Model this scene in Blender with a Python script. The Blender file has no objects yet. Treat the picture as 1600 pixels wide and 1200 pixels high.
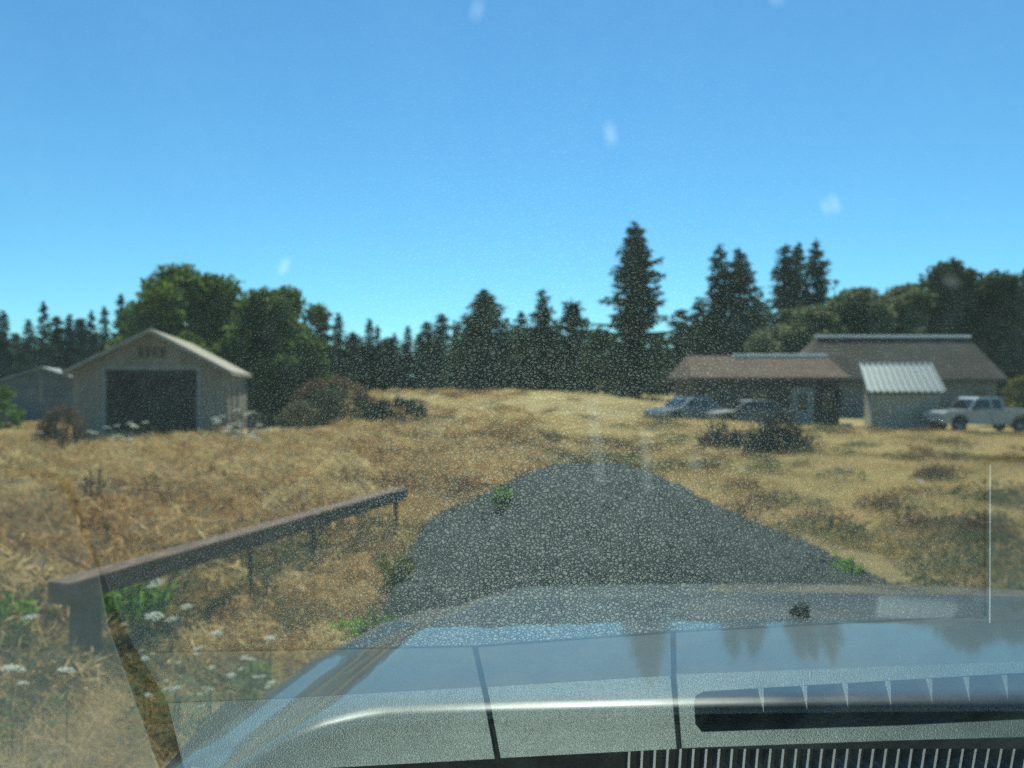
import bpy, math, random
import numpy as np
from mathutils import Vector, Matrix

random.seed(7)
RNG = np.random.default_rng(7)
SC = bpy.context.scene
COL = SC.collection
R = math.radians

# ------------------------------------------------------------------ camera, sky, sun, exposure
EYE = 1.6
FPX = 1200.0
cam_d = bpy.data.cameras.new('camera')
cam = bpy.data.objects.new('camera', cam_d)
COL.objects.link(cam)
cam.location = (0, 0, EYE)
cam.rotation_euler = (R(90), 0, 0)
cam_d.sensor_width = 36
cam_d.lens = 27.0
cam_d.clip_start = 0.02
cam_d.clip_end = 4000
cam_d.dof.use_dof = True
cam_d.dof.focus_distance = 0.74
cam_d.dof.aperture_fstop = 27.0 / 4.3
SC.camera = cam

SUN_EL, SUN_AZ = 57.0, 6.0          # degrees above horizon, degrees right of straight ahead
world = bpy.data.worlds.new('World')
SC.world = world
world.use_nodes = True
wn = world.node_tree
for n in list(wn.nodes):
    wn.nodes.remove(n)
w_out = wn.nodes.new('ShaderNodeOutputWorld')
w_bg = wn.nodes.new('ShaderNodeBackground')
w_sky = wn.nodes.new('ShaderNodeTexSky')
w_sky.sky_type = 'NISHITA'
w_sky.sun_disc = False
w_sky.sun_elevation = R(SUN_EL)
w_sky.sun_rotation = R(SUN_AZ)
w_sky.air_density = 1.0
w_sky.dust_density = 0.0
w_sky.ozone_density = 3.0
w_bg.inputs['Strength'].default_value = 0.081
w_wb = wn.nodes.new('ShaderNodeMix')          # camera white balance of the sky as a whole
w_wb.data_type = 'RGBA'
w_wb.blend_type = 'MULTIPLY'
w_wb.inputs['Factor'].default_value = 1.0
w_wb.inputs[7].default_value = (0.58, 1.03, 1.20, 1)
wn.links.new(w_sky.outputs[0], w_wb.inputs[6])
wn.links.new(w_wb.outputs[2], w_bg.inputs['Color'])
wn.links.new(w_bg.outputs[0], w_out.inputs['Surface'])

sun_d = bpy.data.lights.new('sun', 'SUN')
sun_d.energy = 4.4
sun_d.angle = R(0.5)
sun_d.color = (1.0, 0.93, 0.82)
sun = bpy.data.objects.new('sun', sun_d)
COL.objects.link(sun)
sdir = Vector((math.sin(R(SUN_AZ)) * math.cos(R(SUN_EL)), math.cos(R(SUN_AZ)) * math.cos(R(SUN_EL)), math.sin(R(SUN_EL))))
sun.rotation_euler = sdir.to_track_quat('Z', 'Y').to_euler()
sun.location = (20, 60, 60)

SC.view_settings.view_transform = 'Standard'
SC.view_settings.look = 'None'
SC.view_settings.gamma = 1
SC.view_settings.use_curve_mapping = False
SC.view_settings.exposure = 0.58
SC.render.engine = 'CYCLES'
cy = SC.cycles
cy.use_adaptive_sampling = False
cy.use_denoising = False
cy.max_bounces = 8
cy.diffuse_bounces = 2
cy.glossy_bounces = 4
cy.transmission_bounces = 4
cy.transparent_max_bounces = 16
cy.caustics_reflective = False
cy.caustics_refractive = False
cy.sample_clamp_indirect = 20.0

# ------------------------------------------------------------------ helpers
def P(u, v, y):
    """where a sight line of the photograph (1600 x 1200) meets the depth y"""
    return Vector(((u - 800) / FPX * y, y, EYE + (600 - v) / FPX * y))

def link(o):
    COL.objects.link(o)
    return o

def tag(o, label=None, cat=None, group=None, kind=None):
    if label: o['label'] = label
    if cat: o['category'] = cat
    if group: o['group'] = group
    if kind: o['kind'] = kind
    return o

def empty(name, loc, rz=0.0):
    o = bpy.data.objects.new(name, None)
    o.empty_display_size = 0.2
    o.location = loc
    o.rotation_euler = (0, 0, rz)
    return link(o)

class MB:
    def __init__(s):
        s.v, s.f = [], []
    def poly(s, *ps):
        b = len(s.v)
        s.v += [tuple(p) for p in ps]
        s.f.append(tuple(range(b, b + len(ps))))
        return s
    def box(s, c, d, rot=None):
        b = len(s.v)
        c = Vector(c)
        for sx in (-.5, .5):
            for sy in (-.5, .5):
                for sz in (-.5, .5):
                    p = Vector((sx * d[0], sy * d[1], sz * d[2]))
                    if rot: p = rot @ p
                    s.v.append(tuple(c + p))
        for q in ((0, 1, 3, 2), (4, 6, 7, 5), (0, 4, 5, 1), (2, 3, 7, 6), (0, 2, 6, 4), (1, 5, 7, 3)):
            s.f.append(tuple(b + i for i in q))
        return s
    def bar(s, a, b_, w, h=None, up=(0, 0, 1)):
        a, b_ = Vector(a), Vector(b_)
        h = h or w
        d = (b_ - a)
        L = d.length
        d.normalize()
        x = d.cross(Vector(up))
        if x.length < 1e-4: x = d.cross(Vector((1, 0, 0)))
        x.normalize()
        z = x.cross(d)
        rot = Matrix((x, d, z)).transposed()
        return s.box((a + b_) / 2, (w, L, h), rot)
    def tube(s, pts, radii, n=8, caps=True):
        pts = [Vector(p) for p in pts]
        b = len(s.v)
        for i, p in enumerate(pts):
            d = (pts[min(i + 1, len(pts) - 1)] - pts[max(i - 1, 0)])
            d.normalize()
            x = d.cross(Vector((0, 0, 1)))
            if x.length < 1e-3: x = d.cross(Vector((0, 1, 0)))
            x.normalize()
            y = x.cross(d)
            for k in range(n):
                a = 2 * math.pi * k / n
                s.v.append(tuple(p + (x * math.cos(a) + y * math.sin(a)) * radii[i]))
        for i in range(len(pts) - 1):
            for k in range(n):
                a, c = b + i * n + k, b + i * n + (k + 1) % n
                s.f.append((a, c, c + n, a + n))
        if caps:
            s.f.append(tuple(b + k for k in range(n)))
            e = b + (len(pts) - 1) * n
            s.f.append(tuple(e + n - 1 - k for k in range(n)))
        return s
    def prism(s, outline, axis_vec):
        """closed outline (3-d points) pushed along axis_vec"""
        n = len(outline)
        b = len(s.v)
        av = Vector(axis_vec)
        s.v += [tuple(Vector(p)) for p in outline] + [tuple(Vector(p) + av) for p in outline]
        s.f.append(tuple(b + n - 1 - i for i in range(n)))
        s.f.append(tuple(b + n + i for i in range(n)))
        for i in range(n):
            j = (i + 1) % n
            s.f.append((b + i, b + j, b + n + j, b + n + i))
        return s
    def mesh(s, name):
        me = bpy.data.meshes.new(name)
        me.from_pydata(s.v, [], s.f)
        me.update()
        return me
    def build(s, name, mat, parent=None, smooth=False, bevel=0.0):
        me = s.mesh(name)
        if mat: me.materials.append(mat)
        if smooth: me.polygons.foreach_set('use_smooth', [True] * len(me.polygons))
        o = link(bpy.data.objects.new(name, me))
        if parent: o.parent = parent
        if bevel:
            m = o.modifiers.new('bevel', 'BEVEL')
            m.width = bevel
            m.segments = 2
            m.limit_method = 'ANGLE'
        return o

def np_mesh(name, V, k, mat=None):
    """V: (n*k,3) corner points of n separate k-gons"""
    n = len(V) // k
    me = bpy.data.meshes.new(name)
    me.vertices.add(n * k)
    me.vertices.foreach_set('co', np.ascontiguousarray(V, dtype=np.float32).ravel())
    me.loops.add(n * k)
    me.loops.foreach_set('vertex_index', np.arange(n * k, dtype=np.int32))
    me.polygons.add(n)
    me.polygons.foreach_set('loop_start', np.arange(0, n * k, k, dtype=np.int32))
    me.update(calc_edges=True)
    if mat: me.materials.append(mat)
    return me

# ------------------------------------------------------------------ materials
class NT:
    def __init__(s, name):
        s.m = bpy.data.materials.new(name)
        s.m.use_nodes = True
        s.t = s.m.node_tree
        s.b = s.t.nodes['Principled BSDF']
        s.out = s.t.nodes['Material Output']
    def n(s, kind, **kw):
        x = s.t.nodes.new(kind)
        for k, v in kw.items():
            if k.startswith('i_'):
                x.inputs[k[2:].replace('_', ' ')].default_value = v
            else:
                setattr(x, k, v)
        return x
    def l(s, a, b):
        s.t.links.new(a, b)
    def ramp(s, fac, stops):
        r = s.n('ShaderNodeValToRGB')
        e = r.color_ramp.elements
        while len(e) > 1: e.remove(e[-1])
        e[0].position, e[0].color = stops[0][0], (*stops[0][1], 1)
        for p, c in stops[1:]:
            x = e.new(p)
            x.color = (*c, 1)
        s.l(fac, r.inputs[0])
        return r
    def noise(s, scale, detail=4, vec=None, rough=.55):
        x = s.n('ShaderNodeTexNoise')
        x.inputs['Scale'].default_value = scale
        x.inputs['Detail'].default_value = detail
        x.inputs['Roughness'].default_value = rough
        if vec is not None: s.l(vec, x.inputs['Vector'])
        return x
    def coord(s, kind='Object'):
        return s.n('ShaderNodeTexCoord').outputs[kind]

def mul(c, k): return tuple(min(1, x * k) for x in c)

def weathered(name, col, rough=.8, scale=2.0, var=.35, bump=.0, bscale=30, metal=0.0, col2=None, stretch=None, coat=0.0):
    t = NT(name)
    vec = t.coord()
    if stretch:
        mp = t.n('ShaderNodeMapping')
        mp.inputs['Scale'].default_value = stretch
        t.l(vec, mp.inputs[0])
        vec = mp.outputs[0]
    nz = t.noise(scale, 6, vec, .62)
    c2 = col2 or mul(col, 1 + var)
    r = t.ramp(nz.outputs[0], [(.3, mul(col, 1 - var)), (.52, col), (.72, c2)])
    t.l(r.outputs[0], t.b.inputs['Base Color'])
    t.b.inputs['Roughness'].default_value = rough
    t.b.inputs['Metallic'].default_value = metal
    t.b.inputs['Coat Weight'].default_value = coat
    if bump:
        n2 = t.noise(bscale, 5, vec, .6)
        bp = t.n('ShaderNodeBump')
        bp.inputs['Strength'].default_value = bump
        bp.inputs['Distance'].default_value = .02
        t.l(n2.outputs[0], bp.inputs['Height'])
        t.l(bp.outputs[0], t.b.inputs['Normal'])
    return t.m

def leafy(name, c_dark, c_mid, c_light, trans=.35, obj_var=.15, island=True):
    t = NT(name)
    g = t.n('ShaderNodeNewGeometry')
    oi = t.n('ShaderNodeObjectInfo')
    nz = t.noise(.55, 3, t.coord('Object'))
    a = t.n('ShaderNodeMath', operation='MULTIPLY_ADD')
    t.l(g.outputs['Random Per Island'], a.inputs[0])
    a.inputs[1].default_value = .5
    b = t.n('ShaderNodeMath', operation='MULTIPLY_ADD')
    t.l(nz.outputs[0], b.inputs[0])
    b.inputs[1].default_value = .7
    b.inputs[2].default_value = -.1
    t.l(b.outputs[0], a.inputs[2])
    c = t.n('ShaderNodeMath', operation='MULTIPLY_ADD')
    t.l(oi.outputs['Random'], c.inputs[0])
    c.inputs[1].default_value = obj_var
    t.l(a.outputs[0], c.inputs[2])
    r = t.ramp(c.outputs[0], [(.15, c_dark), (.5, c_mid), (.9, c_light)])
    d = t.n('ShaderNodeBsdfDiffuse')
    tr = t.n('ShaderNodeBsdfTranslucent')
    mx = t.n('ShaderNodeMixShader')
    mx.inputs[0].default_value = trans
    t.l(r.outputs[0], d.inputs[0])
    t.l(r.outputs[0], tr.inputs[0])
    t.l(d.outputs[0], mx.inputs[1])
    t.l(tr.outputs[0], mx.inputs[2])
    t.t.nodes.remove(t.b)
    t.l(mx.outputs[0], t.out.inputs['Surface'])
    return t.m

def dry_grass(name, stops, scale=.22, trans=.3, rust=False):
    """straw whose hue drifts in patches over the field"""
    t = NT(name)
    oi = t.n('ShaderNodeObjectInfo')
    g = t.n('ShaderNodeNewGeometry')
    nz = t.noise(scale, 4, oi.outputs['Location'], .6)
    a = t.n('ShaderNodeMath', operation='MULTIPLY_ADD')
    t.l(g.outputs['Random Per Island'], a.inputs[0])
    a.inputs[1].default_value = .28
    b = t.n('ShaderNodeMath', operation='MULTIPLY_ADD')
    t.l(oi.outputs['Random'], b.inputs[0])
    b.inputs[1].default_value = .22
    b.inputs[2].default_value = -.25
    c = t.n('ShaderNodeMath', operation='ADD')
    t.l(nz.outputs[0], c.inputs[0])
    t.l(b.outputs[0], c.inputs[1])
    t.l(c.outputs[0], a.inputs[2])
    r = t.ramp(a.outputs[0], stops)
    if rust:
        n2 = t.noise(.42, 3, oi.outputs['Location'], .6)
        r2 = t.ramp(n2.outputs[0], [(.46, (0, 0, 0)), (.62, (1, 1, 1))])
        n3 = t.noise(1.7, 2, oi.outputs['Location'], .6)
        r3 = t.ramp(n3.outputs[0], [(.35, (.25,) * 3), (.65, (1, 1, 1))])
        sx = t.n('ShaderNodeSeparateXYZ'); t.l(oi.outputs['Location'], sx.inputs[0])
        mr = t.n('ShaderNodeMapRange'); t.l(sx.outputs[0], mr.inputs[0])
        mr.inputs[1].default_value = 2.0; mr.inputs[2].default_value = -2.0; mr.inputs[3].default_value = .25; mr.inputs[4].default_value = .9
        q1 = t.n('ShaderNodeMath', operation='MULTIPLY'); t.l(r2.outputs[0], q1.inputs[0]); t.l(mr.outputs[0], q1.inputs[1])
        q2 = t.n('ShaderNodeMath', operation='MULTIPLY'); t.l(q1.outputs[0], q2.inputs[0]); t.l(r3.outputs[0], q2.inputs[1])
        mc = t.n('ShaderNodeMix'); mc.data_type = 'RGBA'; mc.blend_type = 'MULTIPLY'
        t.l(q2.outputs[0], mc.inputs['Factor']); t.l(r.outputs[0], mc.inputs[6]); mc.inputs[7].default_value = (.62, .42, .34, 1)
        class _O: outputs = [mc.outputs[2]]
        r = _O
    d = t.n('ShaderNodeBsdfDiffuse')
    tr = t.n('ShaderNodeBsdfTranslucent')
    mx = t.n('ShaderNodeMixShader')
    mx.inputs[0].default_value = trans
    for k in (d, tr): t.l(r.outputs[0], k.inputs[0])
    t.l(d.outputs[0], mx.inputs[1])
    t.l(tr.outputs[0], mx.inputs[2])
    t.t.nodes.remove(t.b)
    t.l(mx.outputs[0], t.out.inputs['Surface'])
    return t.m

def plain(name, col, rough=.5, metal=0.0, coat=0.0):
    t = NT(name)
    t.b.inputs['Base Color'].default_value = (*col, 1)
    t.b.inputs['Roughness'].default_value = rough
    t.b.inputs['Metallic'].default_value = metal
    t.b.inputs['Coat Weight'].default_value = coat
    nz = t.noise(9, 4, t.coord())
    r = t.ramp(nz.outputs[0], [(.3, (max(0, rough - .08),) * 3), (.7, (min(1, rough + .1),) * 3)])
    t.l(r.outputs[0], t.b.inputs['Roughness'])
    return t.m

def boards(name, col, pitch, vertical=True, rough=.8, var=.25):
    """painted board siding: grooves at a regular pitch as fine relief"""
    t = NT(name)
    vec = t.coord()
    sx = t.n('ShaderNodeSeparateXYZ')
    t.l(vec, sx.inputs[0])
    if vertical:
        ad = t.n('ShaderNodeMath', operation='ADD')
        t.l(sx.outputs[0], ad.inputs[0]); t.l(sx.outputs[1], ad.inputs[1])
        src = ad.outputs[0]
    else:
        src = sx.outputs[2]
    m = t.n('ShaderNodeMath', operation='DIVIDE'); t.l(src, m.inputs[0]); m.inputs[1].default_value = pitch
    fr = t.n('ShaderNodeMath', operation='FRACT'); t.l(m.outputs[0], fr.inputs[0])
    fl = t.n('ShaderNodeMath', operation='FLOOR'); t.l(m.outputs[0], fl.inputs[0])
    wn_ = t.n('ShaderNodeTexWhiteNoise', noise_dimensions='1D'); t.l(fl.outputs[0], wn_.inputs['W'])
    mp = t.n('ShaderNodeMapping')
    mp.inputs['Scale'].default_value = (4, 4, .5) if vertical else (.5, .5, 4)
    t.l(vec, mp.inputs[0])
    nz = t.noise(1.6, 6, mp.outputs[0], .65)
    ad2 = t.n('ShaderNodeMath', operation='MULTIPLY_ADD')
    t.l(wn_.outputs[0], ad2.inputs[0]); ad2.inputs[1].default_value = .25; t.l(nz.outputs[0], ad2.inputs[2])
    r = t.ramp(ad2.outputs[0], [(.3, mul(col, 1 - var)), (.6, col), (.85, mul(col, 1 + var))])
    t.l(r.outputs[0], t.b.inputs['Base Color'])
    t.b.inputs['Roughness'].default_value = rough
    gr = t.ramp(fr.outputs[0], [(0, (0, 0, 0)), (.07, (1, 1, 1)), (.93, (1, 1, 1)), (1, (0, 0, 0))])
    bp = t.n('ShaderNodeBump'); bp.inputs['Strength'].default_value = .8; bp.inputs['Distance'].default_value = .015
    t.l(gr.outputs[0], bp.inputs['Height']); t.l(bp.outputs[0], t.b.inputs['Normal'])
    return t.m

M = {}
M['garage_wall'] = boards('faded_tan_siding', (.22, .175, .13), .21)
M['garage_trim'] = weathered('peeling_white_trim', (.23, .215, .19), .7, 5, .2)
M['garage_roof'] = weathered('tan_composition_shingle', (.40, .34, .26), .92, 3.5, .3, .5, 22)
M['vent_wood'] = weathered('brown_vent_wood', (.06, .035, .022), .85, 6, .3)
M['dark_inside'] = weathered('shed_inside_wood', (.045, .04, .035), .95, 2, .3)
M['grey_siding'] = boards('blue_grey_siding', (.085, .10, .115), .2, False)
M['grey_roof'] = weathered('grey_shingle', (.27, .28, .28), .9, 3, .25, .4, 20)
M['brown_wall'] = boards('dark_brown_siding', (.050, .036, .028), .25)
M['brown_roof'] = weathered('brown_moss_shingle', (.105, .054, .032), .95, 1.1, .4, .5, 16, col2=(.11, .085, .055))
M['rear_roof'] = weathered('old_dark_shingle', (.05, .036, .027), .95, .7, .4, .5, 12, col2=(.085, .065, .05))
M['grey_wall'] = boards('grey_plank_siding', (.15, .15, .14), .22, False)
M['ridge_metal'] = weathered('galvanised_ridge', (.80, .80, .77), .5, 6, .12)
M['shed_wall'] = boards('beige_shed_siding', (.27, .245, .195), .18, False)
M['shed_side'] = weathered('cream_lap_siding', (.50, .46, .36), .8, 4, .2)
M['shed_metal'] = weathered('corrugated_galvanised_sheet', (.115, .14, .15), .45, 3, .18, metal=.3)
M['door_paint'] = weathered('pale_grey_door_paint', (.26, .26, .24), .6, 5, .15)
M['glass_dark'] = plain('window_glass_dark', (.012, .016, .018), .08)
M['white_paint'] = weathered('dusty_white_paint', (.29, .305, .31), .35, 3, .12, coat=.6)
M['blue_paint'] = weathered('faded_grey_car_paint', (.075, .078, .078), .5, 3, .2, coat=.2)
M['silver_paint'] = weathered('dusty_silver_car_paint', (.17, .18, .18), .3, 3, .2, coat=.8)
M['tyre'] = plain('tyre_rubber', (.018, .018, .018), .85)
M['rim'] = plain('wheel_steel', (.33, .33, .33), .35, .7)
M['lamp_glass'] = plain('lamp_glass', (.55, .55, .5), .15)
M['chrome'] = plain('bumper_metal', (.5, .5, .5), .25, .9)
M['rail_wood'] = weathered('weathered_brown_rail', (.15, .088, .058), .9, 6, .4, .7, 40, col2=(.27, .16, .10), stretch=(4, 1, 4))
M['post_wood'] = weathered('grey_post_wood', (.10, .085, .07), .92, 6, .35, .7, 40, stretch=(4, 4, .6))
M['rod'] = weathered('rusty_rod', (.06, .045, .035), .8, 20, .4)
M['bark'] = weathered('bark', (.085, .062, .045), .95, 4, .4, .8, 14, stretch=(3, 3, .6))
M['gravel_heap'] = weathered('dark_gravel', (.013, .0195, .0185), 1.0, 5, .4, .6, 60)
M['twig'] = weathered('dead_twig', (.085, .065, .05), .95, 6, .4)
M['soil'] = None
M['conifer'] = leafy('fir_needles', (.016, .034, .022), (.044, .072, .044), (.10, .13, .066), .3)
M['conifer_far'] = leafy('far_fir_needles', (.018, .034, .026), (.038, .062, .044), (.075, .10, .064), .28)
M['maple'] = leafy('maple_leaves', (.016, .036, .010), (.050, .090, .018), (.20, .25, .045), .46)
M['willow'] = leafy('willow_leaves', (.060, .078, .038), (.13, .15, .075), (.24, .25, .125), .42)
M['dark_broad'] = leafy('dark_broad_leaves', (.022, .034, .016), (.056, .074, .034), (.13, .14, .062), .38)
M['lime'] = leafy('lime_green_leaves', (.05, .10, .012), (.11, .20, .022), (.20, .32, .04), .45)
M['weed'] = leafy('weed_leaves', (.06, .13, .015), (.13, .26, .03), (.24, .40, .05), .48)
M['bramble'] = leafy('bramble_leaves', (.07, .078, .042), (.16, .15, .08), (.28, .23, .125), .35)
M['rusty'] = leafy('rusty_seed_heads', (.07, .04, .02), (.15, .085, .045), (.26, .16, .09), .3)
M['dark_brush'] = leafy('dark_brush_leaves', (.016, .020, .015), (.034, .040, .030), (.075, .078, .055), .2)
M['yellow_green'] = leafy('yellowing_leaves', (.05, .06, .015), (.11, .12, .025), (.22, .19, .035), .4)
M['umbel'] = leafy('white_umbel_florets', (.42, .45, .36), (.62, .64, .54), (.80, .80, .72), .35)
M['stem'] = leafy('green_stem', (.06, .08, .03), (.10, .12, .05), (.15, .16, .07), .2)
STRAW = [(.10, (.19, .10, .048)), (.28, (.38, .205, .085)), (.44, (.56, .385, .165)), (.62, (.70, .53, .255)), (.85, (.78, .65, .38)), (1.0, (.80, .72, .49))]
M['straw'] = dry_grass('dry_straw', STRAW, rust=True)
M['straw_short'] = dry_grass('dry_short_grass', [(.08, (.20, .155, .066)), (.3, (.37, .275, .115)), (.5, (.50, .38, .165)), (.75, (.63, .49, .24)), (1.0, (.70, .58, .34))], .35)
M['green_grass'] = dry_grass('green_grass', [(.1, (.16, .165, .07)), (.5, (.27, .255, .115)), (.9, (.38, .34, .17))], .5)

# ------------------------------------------------------------------ ground
CTRL = [(0, 0, 0), (-4, 4, 0), (4, 4, 0), (0, 10, 0), (-3, 8, 0), (4, 12, -.1), (-8, 12, -.12), (-12, 25, -.3), (-14, 21, -.27), (-9, 27, -.25), (-17, 32, -.45), (-24, 48, -1.0), (-30, 60, -1.1),
        (0, 22, .02), (0, 30, .13), (0, 50, .50), (-12, 45, .15), (-8, 70, .66), (5, 70, .70), (0, 85, .85), (12, 80, .35), (16, 70, -.1), (13, 41, -.66), (20, 40, -.74), (27, 40, -.76), (10, 25, -.25),
        (18, 24, -.45), (8, 36, -.2), (9, 45, -.55), (30, 60, -.8), (6, 50, .3), (-20, 90, .4), (0, 120, .6), (40, 100, -.3), (-45, 100, -.4), (0, -20, 0), (30, 0, -.2), (-30, 0, -.1)]
CA = np.array(CTRL, dtype=float)
def hgt(x, y):
    x, y = np.asarray(x, float), np.asarray(y, float)
    d2 = (x[..., None] - CA[:, 0]) ** 2 + (y[..., None] - CA[:, 1]) ** 2
    s2 = 6.0 + 0.010 * (CA[:, 0] ** 2 + CA[:, 1] ** 2)
    w = 1.0 / (d2 / s2 + .04) ** 1.9
    z = (w * CA[:, 2]).sum(-1) / w.sum(-1)
    z = z + .025 * np.sin(x * 1.3 + 2) * np.cos(y * .9) * np.clip((np.hypot(x, y) - 4) / 10, 0, 1)
    return z
def h1(x, y): return float(hgt(np.array([x]), np.array([y]))[0])

gx = np.unique(np.concatenate([np.linspace(-600, -80, 14), np.linspace(-80, -14, 45), np.linspace(-14, 14, 70), np.linspace(14, 80, 45), np.linspace(80, 600, 14)]))
gy = np.unique(np.concatenate([np.linspace(-60, 0, 14), np.linspace(0, 30, 75), np.linspace(30, 120, 90), np.linspace(120, 1500, 16)]))
GX, GY = np.meshgrid(gx, gy)
GZ = hgt(GX, GY)
nx_, ny_ = len(gx), len(gy)
gm = bpy.data.meshes.new('ground')
idx = np.arange(nx_ * ny_).reshape(ny_, nx_)
faces = np.stack([idx[:-1, :-1], idx[:-1, 1:], idx[1:, 1:], idx[1:, :-1]], -1).reshape(-1, 4)
gm.from_pydata(np.stack([GX, GY, GZ], -1).reshape(-1, 3).tolist(), [], faces.tolist())
gm.polygons.foreach_set('use_smooth', [True] * len(gm.polygons))
gt = NT('dry_field_soil')
gc = gt.coord()
g1 = gt.noise(.22, 6, gc, .65)
g2 = gt.noise(3.5, 6, gc, .7)
gma = gt.n('ShaderNodeMath', operation='MULTIPLY_ADD')
gt.l(g2.outputs[0], gma.inputs[0]); gma.inputs[1].default_value = .45; gt.l(g1.outputs[0], gma.inputs[2])
gr_ = gt.ramp(gma.outputs[0], [(.45, (.17, .115, .055)), (.62, (.30, .22, .10)), (.78, (.42, .32, .15)), (.95, (.52, .41, .21))])
gt.l(gr_.outputs[0], gt.b.inputs['Base Color'])
gt.b.inputs['Roughness'].default_value = 1.0
gt.b.inputs['Specular IOR Level'].default_value = .1
g3 = gt.noise(22, 6, gc, .7)
gb = gt.n('ShaderNodeBump'); gb.inputs['Strength'].default_value = 1; gb.inputs['Distance'].default_value = .08
gt.l(g3.outputs[0], gb.inputs['Height']); gt.l(gb.outputs[0], gt.b.inputs['Normal'])
gm.materials.append(gt.m)
ground = link(bpy.data.objects.new('ground', gm))
tag(ground, 'dry sloping field of bare soil under the straw grass', kind='structure')

def unit(v): return v / np.maximum(np.linalg.norm(v, axis=-1, keepdims=True), 1e-9)

def diamonds(p, axis, wid):
    """leaf-shaped four-corner faces from centres, long half axes and short half axes"""
    V = np.stack([p - axis, p + wid - axis * .15, p + axis, p - wid - axis * .15], 1)
    return V.reshape(-1, 3)

# ------------------------------------------------------------------ grass (nobody could count it)
def blade_tuft(name, n, h, spread, lean, w, mat, seeds=0.0, seg=3, rs=0):
    rg = np.random.default_rng(rs)
    V, F, = [], []
    for i in range(n):
        a, r = rg.uniform(0, 6.283), spread * math.sqrt(rg.uniform())
        bx, by = r * math.cos(a), r * math.sin(a)
        la = rg.uniform(0, 6.283)
        L = h * rg.uniform(.55, 1.1)
        le = lean * rg.uniform(.2, 1.3)
        dx, dy = math.cos(la), math.sin(la)
        px, py = -dy, dx
        b = len(V)
        for k in range(seg + 1):
            t = k / seg
            off = le * L * t * t
            z = L * t * (1 - .25 * le * t)
            ww = w * (1 - t * .85) * rg.uniform(.9, 1.1)
            V += [(bx + dx * off - px * ww, by + dy * off - py * ww, z - .02), (bx + dx * off + px * ww, by + dy * off + py * ww, z - .02)]
        for k in range(seg):
            F.append((b + 2 * k, b + 2 * k + 1, b + 2 * k + 3, b + 2 * k + 2))
        if rg.uniform() < seeds:
            tx, ty, tz = bx + dx * le * L, by + dy * le * L, L * (1 - .25 * le)
            for q in range(3):
                b = len(V)
                aa = rg.uniform(0, 6.283)
                sx, sy = math.cos(aa) * w * 2.8, math.sin(aa) * w * 2.8
                z0 = tz - .09 * h + q * .05 * h
                ox, oy = dx * .03 * q * h, dy * .03 * q * h
                V += [(tx + ox, ty + oy, z0 - .03), (tx + ox + sx, ty + oy + sy, z0 + .02), (tx + ox, ty + oy, z0 + .07 * h + .01), (tx + ox - sx, ty + oy - sy, z0 + .02)]
                F.append((b, b + 1, b + 2, b + 3))
    me = bpy.data.meshes.new(name)
    me.from_pydata(V, [], F)
    me.materials.append(mat)
    return me

def scatter(name, label, meshes, pts, scl, rot, pick):
    src = bpy.data.collections.new(name + '_kinds')
    for i, me in enumerate(meshes):
        src.objects.link(bpy.data.objects.new('%s_kind_%02d' % (name, i), me))
    pm = bpy.data.meshes.new(name)
    pm.vertices.add(len(pts))
    pm.vertices.foreach_set('co', np.asarray(pts, np.float32).ravel())
    a = pm.attributes.new('scl', 'FLOAT_VECTOR', 'POINT'); a.data.foreach_set('vector', np.asarray(scl, np.float32).ravel())
    a = pm.attributes.new('rot', 'FLOAT_VECTOR', 'POINT'); a.data.foreach_set('vector', np.asarray(rot, np.float32).ravel())
    a = pm.attributes.new('pick', 'INT', 'POINT'); a.data.foreach_set('value', np.asarray(pick, np.int32))
    o = link(bpy.data.objects.new(name, pm))
    ng = bpy.data.node_groups.new(name + '_scatter', 'GeometryNodeTree')
    ng.interface.new_socket('Geometry', in_out='INPUT', socket_type='NodeSocketGeometry')
    ng.interface.new_socket('Geometry', in_out='OUTPUT', socket_type='NodeSocketGeometry')
    N, L = ng.nodes, ng.links
    gi, go = N.new('NodeGroupInput'), N.new('NodeGroupOutput')
    ip = N.new('GeometryNodeInstanceOnPoints')
    ci = N.new('GeometryNodeCollectionInfo')
    ci.inputs['Collection'].default_value = src
    ci.inputs['Separate Children'].default_value = True
    ci.inputs['Reset Children'].default_value = True
    ip.inputs['Pick Instance'].default_value = True
    def att(nm, ty):
        x = N.new('GeometryNodeInputNamedAttribute')
        x.data_type = ty
        x.inputs['Name'].default_value = nm
        return [s for s in x.outputs if s.enabled and s.name == 'Attribute'][0]
    L.new(gi.outputs[0], ip.inputs['Points'])
    L.new(ci.outputs[0], ip.inputs['Instance'])
    L.new(att('pick', 'INT'), ip.inputs['Instance Index'])
    e2r = N.new('FunctionNodeEulerToRotation')
    L.new(att('rot', 'FLOAT_VECTOR'), e2r.inputs[0])
    L.new(e2r.outputs[0], ip.inputs['Rotation'])
    L.new(att('scl', 'FLOAT_VECTOR'), ip.inputs['Scale'])
    L.new(ip.outputs[0], go.inputs[0])
    md = o.modifiers.new('scatter', 'NODES')
    md.node_group = ng
    tag(o, label, kind='stuff')
    return o

def wedge(n, y0, y1, margin=1.35, side=None):
    """points spread evenly over the ground in the sight wedge"""
    y = np.sqrt(RNG.uniform(y0 ** 2, y1 ** 2, n))
    x = RNG.uniform(-1, 1, n) * (.667 * y * margin + .8)
    return x, y

def smoothstep(a, b, x):
    t = np.clip((x - a) / (b - a), 0, 1)
    return t * t * (3 - 2 * t)

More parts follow.
